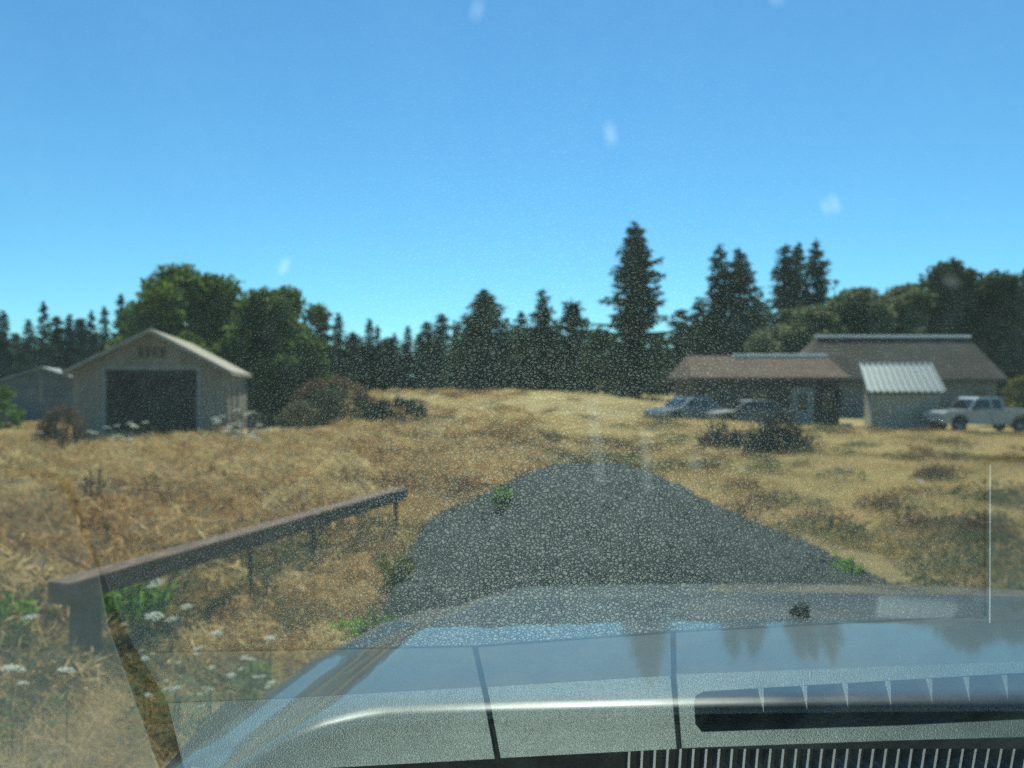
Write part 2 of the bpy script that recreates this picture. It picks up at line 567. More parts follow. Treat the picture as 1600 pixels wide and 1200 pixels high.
def patch(x, y, s, seed):
    """cheap smooth random field in 0..1"""
    r = np.random.default_rng(seed)
    v = np.zeros_like(x)
    for k in range(7):
        a, f, p = r.uniform(0, 6.28), s * r.uniform(.5, 2.0), r.uniform(0, 6.28)
        v += np.sin((x * math.cos(a) + y * math.sin(a)) * f + p)
    return np.clip(.5 + v / 6, 0, 1)

HEAP_C, HEAP_R = (1.28, 6.9), 2.5
BUILD_CLEAR = [(-11.7, 29, 5.2), (15.5, 46, 6.2), (24, 55, 7.5), (20.8, 41.6, 2.7), (23.3, 38.0, 2.2), (26, 38.5, 2.2)]
def keep(x, y):
    k = np.ones(len(x), bool)
    for cx, cy_, r in BUILD_CLEAR:
        k &= (x - cx) ** 2 + (y - cy_) ** 2 > r * r
    k &= ~((np.abs(x - .6) < 1.25) & (y < 2.7))                       # under the truck
    k &= ~((np.abs((x - HEAP_C[0]) / 2.4) ** 2 + np.abs((y - HEAP_C[1]) / 2.0) ** 2) < 1)
    k &= ~((x > -.95) & (x < 2.6) & (y < HEAP_C[1] - .6))
    return k

tall = [blade_tuft('tall_straw_%d' % i, 30, .36, .17, 1.15, .0018, M['straw'], .0, 4, 10 + i) for i in range(4)]
mid = [blade_tuft('mid_straw_%d' % i, 38, .20, .19, 1.25, .0021, M['straw'], .0, 3, 20 + i) for i in range(3)]
low = [blade_tuft('low_straw_%d' % i, 44, .09, .19, 1.2, .0034, M['straw_short'], .0, 2, 30 + i) for i in range(3)]
grn = [blade_tuft('green_tuft_%d' % i, 30, .16, .14, .9, .0034, M['green_grass'], .0, 2, 40 + i) for i in range(2)]
M['rust_weed'] = dry_grass('rusty_dead_weeds', [(.1, (.075, .040, .024)), (.5, (.17, .092, .052)), (.9, (.28, .175, .10))], .5)
M['sage_weed'] = dry_grass('grey_green_weeds', [(.1, (.060, .068, .030)), (.5, (.125, .13, .062)), (.9, (.22, .21, .11))], .5)
def weed_clump(name, n, h, spread, mat, rs):
    rg = np.random.default_rng(rs)
    C, A, W = [], [], []
    for i in range(n):
        a, r = rg.uniform(0, 6.283), spread * math.sqrt(rg.uniform())
        e = np.array([math.cos(a) * r, math.sin(a) * r, h * rg.uniform(.35, 1.0) * (1 - .5 * (r / spread) ** 2)])
        ax = unit(rg.normal(size=3) * np.array([.6, .6, .5]) + np.array([0, 0, .55]))
        L = h * rg.uniform(.08, .24)
        C.append(e); A.append(ax * L); W.append(unit(np.cross(ax, rg.normal(size=3))) * rg.uniform(.003, .010))
    me = np_mesh(name, diamonds(np.array(C), np.array(A), np.array(W)), 4, mat)
    return me
clump = [weed_clump('rust_clump', 240, .34, .26, M['rust_weed'], 51), weed_clump('rust_clump_b', 200, .26, .32, M['rust_weed'], 52), weed_clump('sage_clump', 260, .24, .30, M['sage_weed'], 53), weed_clump('pale_clump', 200, .42, .24, M['straw'], 54)]
KINDS = tall + mid + low + grn + clump
px, py, ps, pk = [], [], [], []
for n, y0, y1, sc in ((12000, 1.4, 8, 1.0), (17000, 8, 20, 1.15), (17000, 20, 42, 1.6), (9000, 42, 95, 2.4)):
    x, y = wedge(n, y0, y1)
    k = keep(x, y)
    x, y = x[k], y[k]
    tallness = np.where(x < -.2, 1.0, 1 - .95 * smoothstep(-.2, 1.8, x))          # left side stands tall, right side is cropped
    tallness = np.maximum(tallness * (1 - smoothstep(26, 40, y) * .55), .0)
    tallness = tallness * (.10 + 1.0 * patch(x, y, .55, 3))
    u = RNG.uniform(0, 1, len(x))
    g = patch(x, y, .8, 5)
    kind = np.where(u < tallness * .75, RNG.integers(0, 4, len(x)), np.where(u < tallness * .75 + .22, RNG.integers(4, 7, len(x)), RNG.integers(7, 10, len(x))))
    kind = np.where((g > .84) & (RNG.uniform(0, 1, len(x)) < np.where(x < 1.0, .40, .12)), RNG.integers(10, 12, len(x)), kind)
    cp = patch(x, y, 1.5, 9) + RNG.normal(0, .09, len(x)) - np.where(x < 1.0, 0, .10)
    rsel = RNG.uniform(0, 1, len(x))
    kind = np.where((cp > .55) & (rsel < np.where(x < 1.0, .13, 0)), np.where((patch(x, y, .35, 12) > .5) & (x < 1.0 + RNG.normal(0, 1.2, len(x))), RNG.integers(12, 14, len(x)), 14), kind)
    kind = np.where((x < .5) & (y > 3.6) & (rsel > .95), 15, kind)
    stray = (x > .5) & (rsel < .010 + .05 * (patch(x, y * 2.2, .9, 21) > .62))
    kind = np.where(stray, np.where(rsel < .006, RNG.integers(12, 14, len(x)), np.where(RNG.uniform(0, 1, len(x)) < .4, 14, RNG.integers(4, 7, len(x)))), kind)
    px.append(x); py.append(y); pk.append(kind)
    s = sc * RNG.uniform(.75, 1.25, len(x)) * np.where((x < -2.35 + .34 * (y - 3.9) - .5) & (y > 4.6) & (y < 24), 1.25, np.where((x < .5) & (y < 9), .72, 1.0))
    ps.append(np.stack([s * RNG.uniform(.9, 1.5, len(x)), s * RNG.uniform(.9, 1.5, len(x)), s * (1.0 if sc < 1.1 else .85 if sc < 1.3 else .6 if sc < 2 else .5)], -1))
px, py, pk, ps = np.concatenate(px), np.concatenate(py), np.concatenate(pk), np.concatenate(ps)
pr = np.stack([RNG.normal(0, .12, len(px)), RNG.normal(0, .12, len(px)), RNG.uniform(0, 6.283, len(px))], -1)
scatter('dry_grass', 'dry straw coloured grass covering the whole field', KINDS, np.stack([px, py, hgt(px, py)], -1), ps, pr, pk)

# ------------------------------------------------------------------ plants and trees
def leaf_cloud(centres, radii, per, size, rg, flat=.9, droop=.25, shell=.55):
    """leaf faces through a set of clumps, denser towards each clump's outside"""
    out = []
    for c, r in zip(centres, radii):
        n = max(8, int(per * (np.prod(r) ** (1 / 3)) ** 2))
        d = unit(rg.normal(size=(n, 3)))
        rad = (shell + (1 - shell) * rg.uniform(size=(n, 1)) ** .7) * rg.uniform(.55, 1.3, (n, 1))
        p = np.asarray(c) + d * rad * np.asarray(r)
        ax = unit(rg.normal(size=(n, 3)) + d * .5 + np.array([0, 0, -droop]))
        s = size * rg.uniform(.6, 1.4, (n, 1))
        wd = unit(np.cross(ax, rg.normal(size=(n, 3)))) * s * .55
        out.append(diamonds(p, ax * s, wd))
    return np.concatenate(out)

def add_mesh(name, me, parent=None):
    o = link(bpy.data.objects.new(name, me))
    if parent: o.parent = parent
    return o

def broad_tree(name, loc, h, w, trunk_h, n_clump, per, leaf, mat, rs, label, cat='tree', group=None, top_bias=.5, depth=None, low_to=.12):
    rg = np.random.default_rng(rs)
    root = empty(name, loc)
    tag(root, label, cat, group)
    depth = depth or w
    mb = MB()
    tp = [(0, 0, -.3), (rg.normal(0, .05 * w), 0, trunk_h * .6), (rg.normal(0, .06 * w), rg.normal(0, .05), trunk_h * 1.1), (rg.normal(0, .08 * w), 0, h * .8)]
    r0 = max(.04, h * .028)
    mb.tube(tp, [r0 * 1.25, r0, r0 * .75, r0 * .15], 8)
    cs, rr = [], []
    n_clump = int(n_clump * 1.5)
    lobes = rg.uniform(.72, 1.22, 9)
    for i in range(n_clump):
        t = (i + .5) / n_clump
        zz = low_to * h + (h - low_to * h) * (1 - (1 - t) ** 1.0) * .93
        prof = math.sin(math.pi * min(1, max(.05, (.22 + .74 * t)))) ** .7
        a = i * 2.39996 + rg.uniform(-.5, .5)
        q = (rg.uniform() ** .45) * prof * .5 * lobes[int(a / 6.283 * 9) % 9] * rg.uniform(.8, 1.2)
        cr = rg.uniform(.08, .20) * (1.1 - .35 * t)
        c = (math.cos(a) * q * (w - cr * w) , math.sin(a) * q * (depth - cr * depth), zz)
        cs.append(c)
        rr.append((cr * w * rg.uniform(.8, 1.25), cr * depth * rg.uniform(.8, 1.25), cr * min(w, h) * rg.uniform(.55, .9)))
        if i % 2 == 0:
            b = Vector(tp[2]) if t < .6 else Vector(tp[2]).lerp(Vector(tp[3]), .5)
            m_ = b.lerp(Vector(c), .5) + Vector((0, 0, .05 * h))
            mb.tube([b, m_, c], [r0 * .4, r0 * .22, r0 * .06], 5, False)
    mb.build('trunk', M['bark'], root, True)
    add_mesh('crown', np_mesh('crown', leaf_cloud(cs, rr, per, leaf, rg), 4, mat), root)
    return root

def conifer_mesh(h, w, rs, bottom=.08, density=1.0, power=.85, ragged=.25, spray=.34, whorl=.42, lean_top=0.0):
    rg = np.random.default_rng(rs)
    mb = MB()
    mb.tube([(0, 0, -.4), (0, 0, h * .5), (lean_top, 0, h * .99)], [h * .017, h * .011, h * .0015], 7)
    P_, A_, W_ = [], [], []
    z = bottom * h
    while z < h * .985:
        t = z / h
        Lm = .5 * w * (1 - t) ** power * (1 if t > bottom + .1 else .75 + .25 * (t - bottom) / .1)
        nb = int(rg.integers(4, 7))
        a0 = rg.uniform(0, 6.283)
        sector = rg.uniform(1 - ragged * 1.5, 1 + ragged * .6)
        for b in range(nb):
            a = a0 + b * 6.283 / nb + rg.uniform(-.3, .3)
            L = max(.12, Lm * rg.uniform(1 - ragged * 1.6, 1 + ragged * .7) * sector)
            dr = rg.uniform(.12, .42) * (1 - t * .9)
            d = np.array([math.cos(a), math.sin(a), 0.0])
            sd = np.array([-math.sin(a), math.cos(a), 0.0])
            zj = z + whorl * rg.uniform(-.5, .5)
            ns = max(2, int(L / (spray * .42) * density))
            s = (np.arange(ns) + rg.uniform(.2, .8, ns)) / ns
            c = d[None] * (s * L)[:, None]
            c[:, 2] = zj + L * (.10 * s - dr * s * s + (.16 * s ** 3))
            c[:, 0] += lean_top * max(0, t * 2 - 1)
            if L > .5 and b % 2 == 0:
                e = c[-1]
                mb.tube([(0, 0, zj), tuple(c[len(c) // 2]), tuple(e)], [.012 + .008 * L, .006 + .004 * L, .004], 3, False)
            for side in (-1, 1, 0):
                k = ns
                ax = d[None] * rg.uniform(.35, .9, (k, 1)) + side * sd[None] * rg.uniform(.5, 1.0, (k, 1)) + np.array([0, 0, -1.0])[None] * rg.uniform(.05, .55, (k, 1))
                if side == 0:
                    ax = d[None] * .4 + np.array([0, 0, -1.0])[None] * rg.uniform(.5, 1.0, (k, 1)) + sd[None] * rg.normal(0, .3, (k, 1))
                ax = unit(ax)
                sz = spray * rg.uniform(.55, 1.15, (k, 1)) * (1.0 - .35 * s[:, None]) * (.55 + .45 * min(1, L / 1.2))
                wd = unit(np.cross(ax, rg.normal(size=(k, 3)) * .5 + np.array([0, 0, 1.0]))) * sz * .30
                P_.append(c + ax * sz * .7); A_.append(ax * sz); W_.append(wd)
        z += whorl * (.55 + .6 * (1 - t)) * rg.uniform(.8, 1.2)
    k = 14
    p = np.zeros((k, 3)); p[:, 2] = h * np.linspace(.93, 1.0, k); p[:, 0] = lean_top
    ax = unit(rg.normal(size=(k, 3)) * np.array([1, 1, .3]) + np.array([0, 0, .5])) * spray * .35
    wd = unit(np.cross(ax, rg.normal(size=(k, 3)))) * spray * .12
    P_.append(p); A_.append(ax); W_.append(wd)
    return mb, diamonds(np.concatenate(P_), np.concatenate(A_), np.concatenate(W_))

def conifer(loc, h, w, rs, label, mat='conifer', group=None, **kw):
    root = empty('fir_tree', loc, random.uniform(0, 6.28))
    tag(root, label, 'tree', group)
    mb, V = conifer_mesh(h, w, rs, **kw)
    mb.build('trunk', M['bark'], root, True)
    add_mesh('crown', np_mesh('crown', V, 4, M[mat]), root)
    return root

# individually shaped big firs in front of the tree line
def fir_at(u, vtop, wpx, y, rs, label, base=None, **kw):
    x = (u - 800) / FPX * y
    zb = h1(x, y) - .1
    h = EYE + (600 - vtop) / FPX * y - zb
    return conifer((x, y, zb), h, wpx / FPX * y * 1.75, rs, label, **kw)

fir_at(992, 345, 100, 74, 101, 'tallest ragged fir standing alone over the crest of the field', ragged=.26, power=.62, bottom=.04, spray=.62, whorl=.5, density=1.5)
fir_at(1124, 381, 88, 82, 102, 'left fir of the close pair rising behind the low brown house', ragged=.22, power=.75, spray=.66, whorl=.6, group='firs behind the brown house')
fir_at(1155, 386, 96, 80, 103, 'right denser fir of the close pair behind the low brown house', ragged=.15, power=.72, spray=.66, whorl=.55, density=1.2, group='firs behind the brown house')
fir_at(1228, 380, 74, 88, 104, 'left bushy fir of the three above the pale green thicket', ragged=.2, power=.6, spray=.7, whorl=.6, group='firs behind the brown house')
fir_at(1247, 378, 60, 91, 105, 'middle fir squeezed between two others above the pale green thicket', ragged=.2, power=.65, spray=.7, whorl=.6, group='firs behind the brown house')
fir_at(1275, 373, 72, 88, 106, 'right pointed fir of the three above the pale green thicket', ragged=.24, power=.66, spray=.7, whorl=.62, group='firs behind the brown house')
fir_at(757, 452, 118, 92, 107, 'broad full fir with rounded cone in the middle of the far treeline', ragged=.12, power=.78, spray=.75, whorl=.5, density=1.3)
fir_at(848, 452, 62, 92, 108, 'slim pointed fir right of the broad fir in the far treeline', ragged=.25, power=.6, spray=.7, whorl=.6)
fir_at(893, 466, 66, 90, 109, 'blunt topped fir left of the tall lone fir', ragged=.25, power=.45, spray=.7, whorl=.6)
fir_at(815, 486, 52, 98, 110, 'small fir between the broad fir and the slim pointed fir', ragged=.2, power=.7, spray=.7, whorl=.6)

# copies of four far firs fill the line of trees
PROTO = [conifer_mesh(14, 5.2, 201, ragged=.2, power=.7, spray=.8, whorl=.75), conifer_mesh(14, 6.6, 202, ragged=.25, power=.6, spray=.85, whorl=.75),
         conifer_mesh(14, 4.2, 203, ragged=.3, power=.75, spray=.75, whorl=.75), conifer_mesh(14, 7.4, 204, ragged=.3, power=.5, spray=.9, whorl=.8)]
PT = [p[0].mesh('fir_trunk') for p in PROTO]
PC = [np_mesh('fir_crown', p[1], 4, M['conifer_far']) for p in PROTO]
for me in PT: me.materials.append(M['bark'])
def far_fir(u, vtop, y, k, sx, label, group):
    x = (u - 800) / FPX * y
    zb = h1(x, y) - .3
    h = EYE + (600 - vtop) / FPX * y - zb
    r = empty('fir_tree', (x, y, zb), random.uniform(0, 6.28))
    r.scale = (h / 14 * sx * 1.35, h / 14 * sx * 1.35, h / 14)
    tag(r, label, 'tree', group)
    add_mesh('trunk', PT[k], r)
    add_mesh('crown', PC[k], r)
ORD = ['first', 'second', 'third', 'fourth', 'fifth', 'sixth', 'seventh', 'eighth', 'ninth', 'tenth', 'eleventh', 'twelfth', 'thirteenth', 'fourteenth', 'fifteenth', 'sixteenth', 'seventeenth', 'eighteenth', 'nineteenth', 'twentieth']
left_line = [(-14, 478, 118, 1), (6, 486, 115, 0), (24, 520, 118, 1), (44, 500, 112, 0), (68, 471, 108, 2), (88, 494, 115, 1), (108, 492, 112, 0), (126, 497, 118, 1), (143, 485, 110, 2), (163, 478, 116, 2), (189, 459, 112, 2), (206, 490, 118, 0), (232, 500, 118, 1)]
for i, (u, v, y, k) in enumerate(left_line):
    far_fir(u, v, y, k, .95, 'dark fir in the wood behind the grey house, %s from the left' % ORD[i], 'firs in the wood at left')
mid_line = [(476, 500, 112, 0), (503, 488, 108, 1), (529, 490, 112, 0), (552, 518, 120, 3), (577, 499, 112, 0), (590, 508, 112, 2), (612, 528, 120, 3), (637, 510, 110, 0), (655, 522, 118, 1), (667, 502, 110, 1), (690, 490, 108, 1), (712, 508, 115, 0),
            (735, 500, 112, 1), (785, 505, 112, 0), (800, 520, 116, 3), (832, 510, 112, 1), (868, 500, 112, 0), (912, 498, 112, 1), (930, 520, 120, 3), (1062, 505, 118, 3)]
for i, (u, v, y, k) in enumerate(mid_line):
    far_fir(u, v, y, k, 1.0, 'dark fir beyond the crest of the field, %s from the left in that row' % ORD[i], 'firs beyond the crest')
right_line = [(1092, 470, 100, 1), (1186, 470, 104, 1), (1310, 470, 120, 3), (1490, 425, 112, 0), (1535, 442, 112, 1), (1602, 418, 100, 2), (1570, 452, 110, 1)]
for i, (u, v, y, k) in enumerate(right_line):
    far_fir(u, v, y, k, 1.0, 'dark fir behind the houses at right, %s from the left' % ORD[i], 'firs behind the houses')

# the wood behind, one mass
def far_wood(name, label, u0, u1, y, vtop, vamp, per, rs):
    rg = np.random.default_rng(rs)
    Vs = []
    for i in range(per):
        u = rg.uniform(u0, u1)
        yy = y * rg.uniform(.96, 1.12)
        x = (u - 800) / FPX * yy
        h = EYE + (600 - (vtop + rg.uniform(-vamp, vamp))) / FPX * yy
        V = PROTO[int(rg.integers(0, 4))][1].copy()
        a = rg.uniform(0, 6.28)
        c, s = math.cos(a), math.sin(a)
        V = np.stack([V[:, 0] * c - V[:, 1] * s, V[:, 0] * s + V[:, 1] * c, V[:, 2]], -1)
        V *= h / 14
        V[:, :2] *= 1.9
        V += np.array([x, yy, 0])
        sel = V.reshape(-1, 4, 3)
        Vs.append(sel[rg.uniform(size=len(sel)) < .6].reshape(-1, 3))
    o = add_mesh(name, np_mesh(name, np.concatenate(Vs), 4, M['conifer_far']))
    tag(o, label, kind='stuff')
far_wood('woods', 'dense far wood closing the view behind the field', -140, 1080, 126, 532, 18, 130, 301)
far_wood('woods', 'dense far wood closing the view behind the houses', 1050, 1740, 122, 500, 18, 70, 302)

# broad leaved trees
def tree_at(name, u, vtop, wpx, y, label, mat, rs, vbase=None, trunk=.18, n=26, per=900, leaf=.14, **kw):
    x = (u - 800) / FPX * y
    zb = h1(x, y) - .1
    h = EYE + (600 - vtop) / FPX * y - zb
    return broad_tree(name, (x, y, zb), h, wpx / FPX * y, h * trunk, n, per, leaf, M[mat], rs, label, **kw)

tree_at('maple_tree', 290, 420, 235, 41, 'big round leafy tree behind the tan shed', 'maple', 401, n=38, per=950, leaf=.15, group='leafy trees behind the shed')
tree_at('maple_tree', 428, 447, 185, 39, 'leafy tree right of the tan shed reaching down to the brambles', 'maple', 402, n=34, per=1000, leaf=.14, group='leafy trees behind the shed', low_to=.03)
tree_at('maple_tree', 478, 518, 120, 37, 'small bright leafy tree at the foot of the trees beside the shed', 'maple', 403, n=20, per=1100, leaf=.13, group='leafy trees behind the shed', low_to=.02)
tree_at('maple_tree', 205, 478, 90, 44, 'leafy tree with thin crown left of the shed ridge', 'maple', 404, n=18, per=800, leaf=.15, group='leafy trees behind the shed')
tree_at('bush', 3, 600, 66, 30, 'bright lime green bush left of the grey house', 'lime', 405, n=18, per=900, leaf=.11, cat='bush', low_to=.02)
tree_at('broad_tree', 940, 512, 70, 84, 'loose leafy tree between the blunt fir and the tall lone fir', 'dark_broad', 406, n=20, per=420, leaf=.3)
tree_at('broad_tree', 1030, 520, 60, 84, 'dark leafy tree right of the tall lone fir', 'dark_broad', 407, n=16, per=420, leaf=.3, low_to=.02)
tree_at('willow_tree', 1262, 474, 190, 66, 'pale green leafy thicket tree left of the dark roof ridge', 'willow', 411, n=30, per=640, leaf=.22, group='pale leafy trees behind the houses', low_to=.02)
tree_at('willow_tree', 1345, 446, 175, 68, 'pale green leafy tree above the middle of the dark roof', 'willow', 412, n=30, per=640, leaf=.22, group='pale leafy trees behind the houses', low_to=.02)
tree_at('willow_tree', 1412, 444, 150, 70, 'pale green leafy tree with upright shoots above the metal shed roof', 'willow', 413, n=26, per=640, leaf=.22, group='pale leafy trees behind the houses', low_to=.02)
tree_at('broad_tree', 1484, 408, 185, 72, 'tallest grey green leafy tree behind the right end of the roof', 'dark_broad', 414, n=34, per=560, leaf=.24, group='pale leafy trees behind the houses', low_to=.02)
tree_at('broad_tree', 1565, 432, 190, 70, 'dark leafy tree beyond the right gable of the rear house', 'dark_broad', 415, n=34, per=560, leaf=.24, group='pale leafy trees behind the houses', low_to=.02)
tree_at('broad_tree', 1190, 520, 80, 70, 'dark leafy tree between the pair of firs and the thicket', 'dark_broad', 416, n=18, per=560, leaf=.24, low_to=.02)
tree_at('bush', 1606, 580, 84, 41, 'yellowing round bush behind the tail of the white pickup', 'yellow_green', 417, n=20, per=900, leaf=.10, cat='bush', low_to=.02)
tree_at('bush', 965, 592, 60, 72, 'small light green bush at the foot of the tall lone fir', 'yellow_green', 418, n=12, per=500, leaf=.22, cat='bush', low_to=.02)
tree_at('bush', 1283, 668, 55, 30, 'low grey green bush right of the brush heaps', 'willow', 419, n=12, per=900, leaf=.08, cat='bush', low_to=.02)

def bramble(u0, u1, vtop, y, rs, label, mat, top_mat=None, hbase=None, twigs=40, leaf=.085, per=900, n=22, name='bramble_bush', cat='bush', top_frac=.25):
    rg = np.random.default_rng(rs)
    x0, x1 = (u0 - 800) / FPX * y, (u1 - 800) / FPX * y
    xm, w = (x0 + x1) / 2, x1 - x0
    zb = h1(xm, y) - .05
    h = EYE + (600 - vtop) / FPX * y - zb
    root = empty(name, (xm, y, zb))
    tag(root, label, cat)
    cs, rr = [], []
    for i in range(n):
        s = rg.uniform(-.46, .46)
        env = h * (1 - (2 * s) ** 2 * .6) * rg.uniform(.75, 1.0)
        r = rg.uniform(.12, .2) * w * .6
        cs.append((s * w, rg.uniform(-.25, .25) * w * .6, max(r * .3, env - r * .6) * rg.uniform(.25, 1.0)))
        rr.append((r, r, min(r, h * .35) * .8))
    mb = MB()
    for i in range(twigs):
        a = rg.uniform(-.48, .48)
        b = Vector((a * w * .8, rg.uniform(-.2, .2) * w * .6, 0))
        e = Vector((a * w + rg.normal(0, .08) * w, b.y * 1.3, h * (1 - (2 * a) ** 2 * .55) * rg.uniform(.6, 1.06)))
        mb.tube([b, b.lerp(e, .5) + Vector((rg.normal(0, .04) * w, 0, .08 * h)), e], [.02, .014, .006], 4, False)
    mb.build('canes', M['twig'], root, True)
    add_mesh('leaves', np_mesh('leaves', leaf_cloud(cs, rr, per, leaf, rg), 4, M[mat]), root)
    if top_mat:
        m = 46
        s = rg.uniform(-.45, .45, m)
        ct = np.stack([s * w, rg.uniform(-.2, .2, m) * w * .6, h * (1 - (2 * s) ** 2 * .6) * rg.uniform(.86, 1.02, m)], -1)
        add_mesh('seed_heads', np_mesh('seed_heads', leaf_cloud(ct, [(.22, .22, .2)] * m, 900, leaf * .7, rg), 4, M[top_mat]), root)['kind'] = 'stuff'
    return root
bramble(448, 592, 592, 34, 501, 'wide bramble bush with rusty red top right of the shed', 'bramble', 'rusty', n=30)
bramble(560, 668, 612, 31, 502, 'dark lower bramble bush beside the rusty topped one', 'dark_brush', None, n=20)
bramble(430, 500, 612, 31, 503, 'tan dry bramble bush against the foot of the leafy trees', 'bramble', None, n=18)
bramble(62, 132, 640, 20, 504, 'dark brown dead weed clump in front of the left shed corner', 'dark_brush', 'rusty', n=14, leaf=.05, per=1400)
bramble(1086, 1165, 652, 20, 505, 'smaller dark brush heap left of the big one in front of the brown house', 'dark_brush', None, n=16, twigs=90, leaf=.06, name='brush_heap', cat='brush heap')
bramble(1160, 1270, 640, 18.5, 506, 'bigger dark brush heap with arched dead branches in front of the brown house', 'dark_brush', None, n=22, twigs=150, leaf=.06, name='brush_heap', cat='brush heap')
bramble(345, 420, 628, 24, 507, 'pale seeding weed clump at the right wall of the shed', 'bramble', None, n=14, leaf=.05, per=1300, name='weed_clump', cat='weeds')
bramble(600, 700, 640, 26, 508, 'low dark weed clump on the slope under the brambles', 'bramble', None, n=12, leaf=.05, per=900, name='weed_clump', cat='weeds')

def weed(u, vb, y, w, h, rs, label, mat='weed', leaf=.035, n=260):
    """leafy green weed: stems with leaves"""
    rg = np.random.default_rng(rs)
    p = P(u, vb, y)
    root = empty('green_weed', (p.x, y, h1(p.x, y)))
    tag(root, label, 'weed')
    mb = MB()
    C, A, W = [], [], []
    ns = max(5, n // 26)
    for i in range(ns):
        a = rg.uniform(0, 6.28)
        r = math.sqrt(rg.uniform()) * w * .5
        e = np.array([math.cos(a) * r, math.sin(a) * r, h * rg.uniform(.55, 1.0)])
        b = e * np.array([.35, .35, 0])
        mb.tube([tuple(b), tuple((b + e) / 2 + np.array([0, 0, .05 * h])), tuple(e)], [.006, .005, .002], 4, False)
        k = 26
        t = rg.uniform(.2, 1.0, (k, 1))
        c = b + (e - b) * t + rg.normal(0, .012, (k, 3))
        ax = unit(rg.normal(size=(k, 3)) + np.array([0, 0, .35]))
        s = leaf * rg.uniform(.6, 1.4, (k, 1))
        C.append(c + ax * s); A.append(ax * s)
        W.append(unit(np.cross(ax, rg.normal(size=(k, 3)))) * s * .42)
    mb.build('stems', M['stem'], root, True)
    add_mesh('leaves', np_mesh('leaves', diamonds(np.concatenate(C), np.concatenate(A), np.concatenate(W)), 4, M[mat]), root)
    return root
weed(205, 1000, 4.7, .56, .46, 601, 'bright green leafy weed under the near end of the railing', n=1500, leaf=.03)
weed(150, 985, 4.7, .22, .30, 602, 'small green weed just right of the railing post', n=260, leaf=.028)
weed(20, 1085, 4.3, .34, .42, 603, 'green leafy weed left of the railing post', n=520, leaf=.028)
weed(172, 905, 6.2, .25, .5, 604, 'yellow green sprig standing behind the railing', n=200, leaf=.03, mat='yellow_green')
weed(620, 935, 5.6, .28, .40, 605, 'green weeds at the left foot of the gravel heap', n=420, leaf=.03, mat='yellow_green')
weed(1310, 905, 6.3, .40, .16, 606, 'low green weed at the right foot of the gravel heap', n=420, leaf=.03)
weed(575, 985, 4.6, .45, .22, 607, 'low green weeds near the left front of the hood', n=420, leaf=.026)
weed(400, 1040, 3.9, .2, .2, 608, 'small green weed between the white flowers near the hood', n=200, leaf=.024)

def dock(u, y, h, rs, label):
    """rusty dock: upright stalks crowded with brown seed"""
    rg = np.random.default_rng(rs)
    x = (u - 800) / FPX * y
    root = empty('dock_plant', (x, y, h1(x, y)))
    tag(root, label, 'weed')
    mb = MB()
    cs, rr = [], []
    for i in range(7):
        e = Vector((rg.normal(0, .07), rg.normal(0, .07), h * rg.uniform(.55, 1.05)))
        mb.tube([(0, 0, 0), tuple(e * .5), tuple(e)], [.008, .006, .003], 5, False)
        for k in range(12):
            t = .4 + .6 * k / 11
            cs.append(tuple(e * t)); rr.append((.035, .035, .05))
    mb.build('stalks', M['twig'], root, True)
    add_mesh('seed_heads', np_mesh('seed_heads', leaf_cloud(cs, rr, 3000, .014, rg, shell=.2), 4, M['rusty']), root)['kind'] = 'stuff'
dock(142, 7.6, .75, 611, 'tall rusty dock stalks in the grass behind the railing')
dock(96, 17, 1.25, 612, 'rusty dock stalks in front of the grey house')
dock(118, 18, 1.1, 613, 'rusty dock stalks beside the left shed corner')

# white lace flowers: every plant a thing (stem + flower head), meshes shared
def umbel_mesh(rs):
    rg = np.random.default_rng(rs)
    n = 70
    r = np.sqrt(rg.uniform(size=n)) * .045
    a = rg.uniform(0, 6.28, n)
    p = np.stack([r * np.cos(a), r * np.sin(a), .010 - (r / .045) ** 2 * .012 + rg.normal(0, .002, n)], -1)
    ax = unit(rg.normal(size=(n, 3)) * np.array([1, 1, .25])) * rg.uniform(.005, .010, (n, 1))
    wd = unit(np.cross(ax, rg.normal(0, .3, (n, 3)) + np.array([0, 0, 1.0]))) * .0065
    return np_mesh('flower_head', diamonds(p, ax, wd), 4, M['umbel'])
def stalk_mesh():
    mb = MB()
    mb.tube([(0, 0, -1.0), (.01, .005, -.5), (0, 0, 0)], [.0035, .003, .0022], 5, False)
    for k in range(12):
        a = k * .5236
        mb.tube([(0, 0, -.03), (math.cos(a) * .03, math.sin(a) * .03, .004)], [.0012, .001], 3, False)
    for k in range(7):
        a = k * 2.2
        z = -.25 - .09 * k
        mb.poly((0, 0, z), (math.cos(a) * .05, math.sin(a) * .05, z + .06), (math.cos(a) * .10, math.sin(a) * .10, z + .03), (math.cos(a + .5) * .05, math.sin(a + .5) * .05, z + .03))
    me = mb.mesh('flower_stem')
    me.materials.append(M['stem'])
    return me
UM = [umbel_mesh(700 + i) for i in range(4)]
SM = stalk_mesh()
def flower(u, v, y, wpx, label, group, tilt=.25):
    p = P(u, v, y)
    zg = h1(p.x, y)
    ht = max(.08, p.z - zg)
    r = empty('lace_flower', (p.x, y, zg), random.uniform(0, 6.28))
    tag(r, label, 'flower', group)
    s = link(bpy.data.objects.new('flower_stem', SM)); s.parent = r; s.location = (0, 0, ht); s.scale = (1, 1, ht)
    d = wpx / FPX * y / .09
    f = link(bpy.data.objects.new('flower_head', random.choice(UM))); f.parent = r; f.location = (0, 0, ht); f.scale = (d, d, d)
    f.rotation_euler = (random.uniform(-tilt, tilt), random.uniform(-tilt, tilt), random.uniform(0, 6))
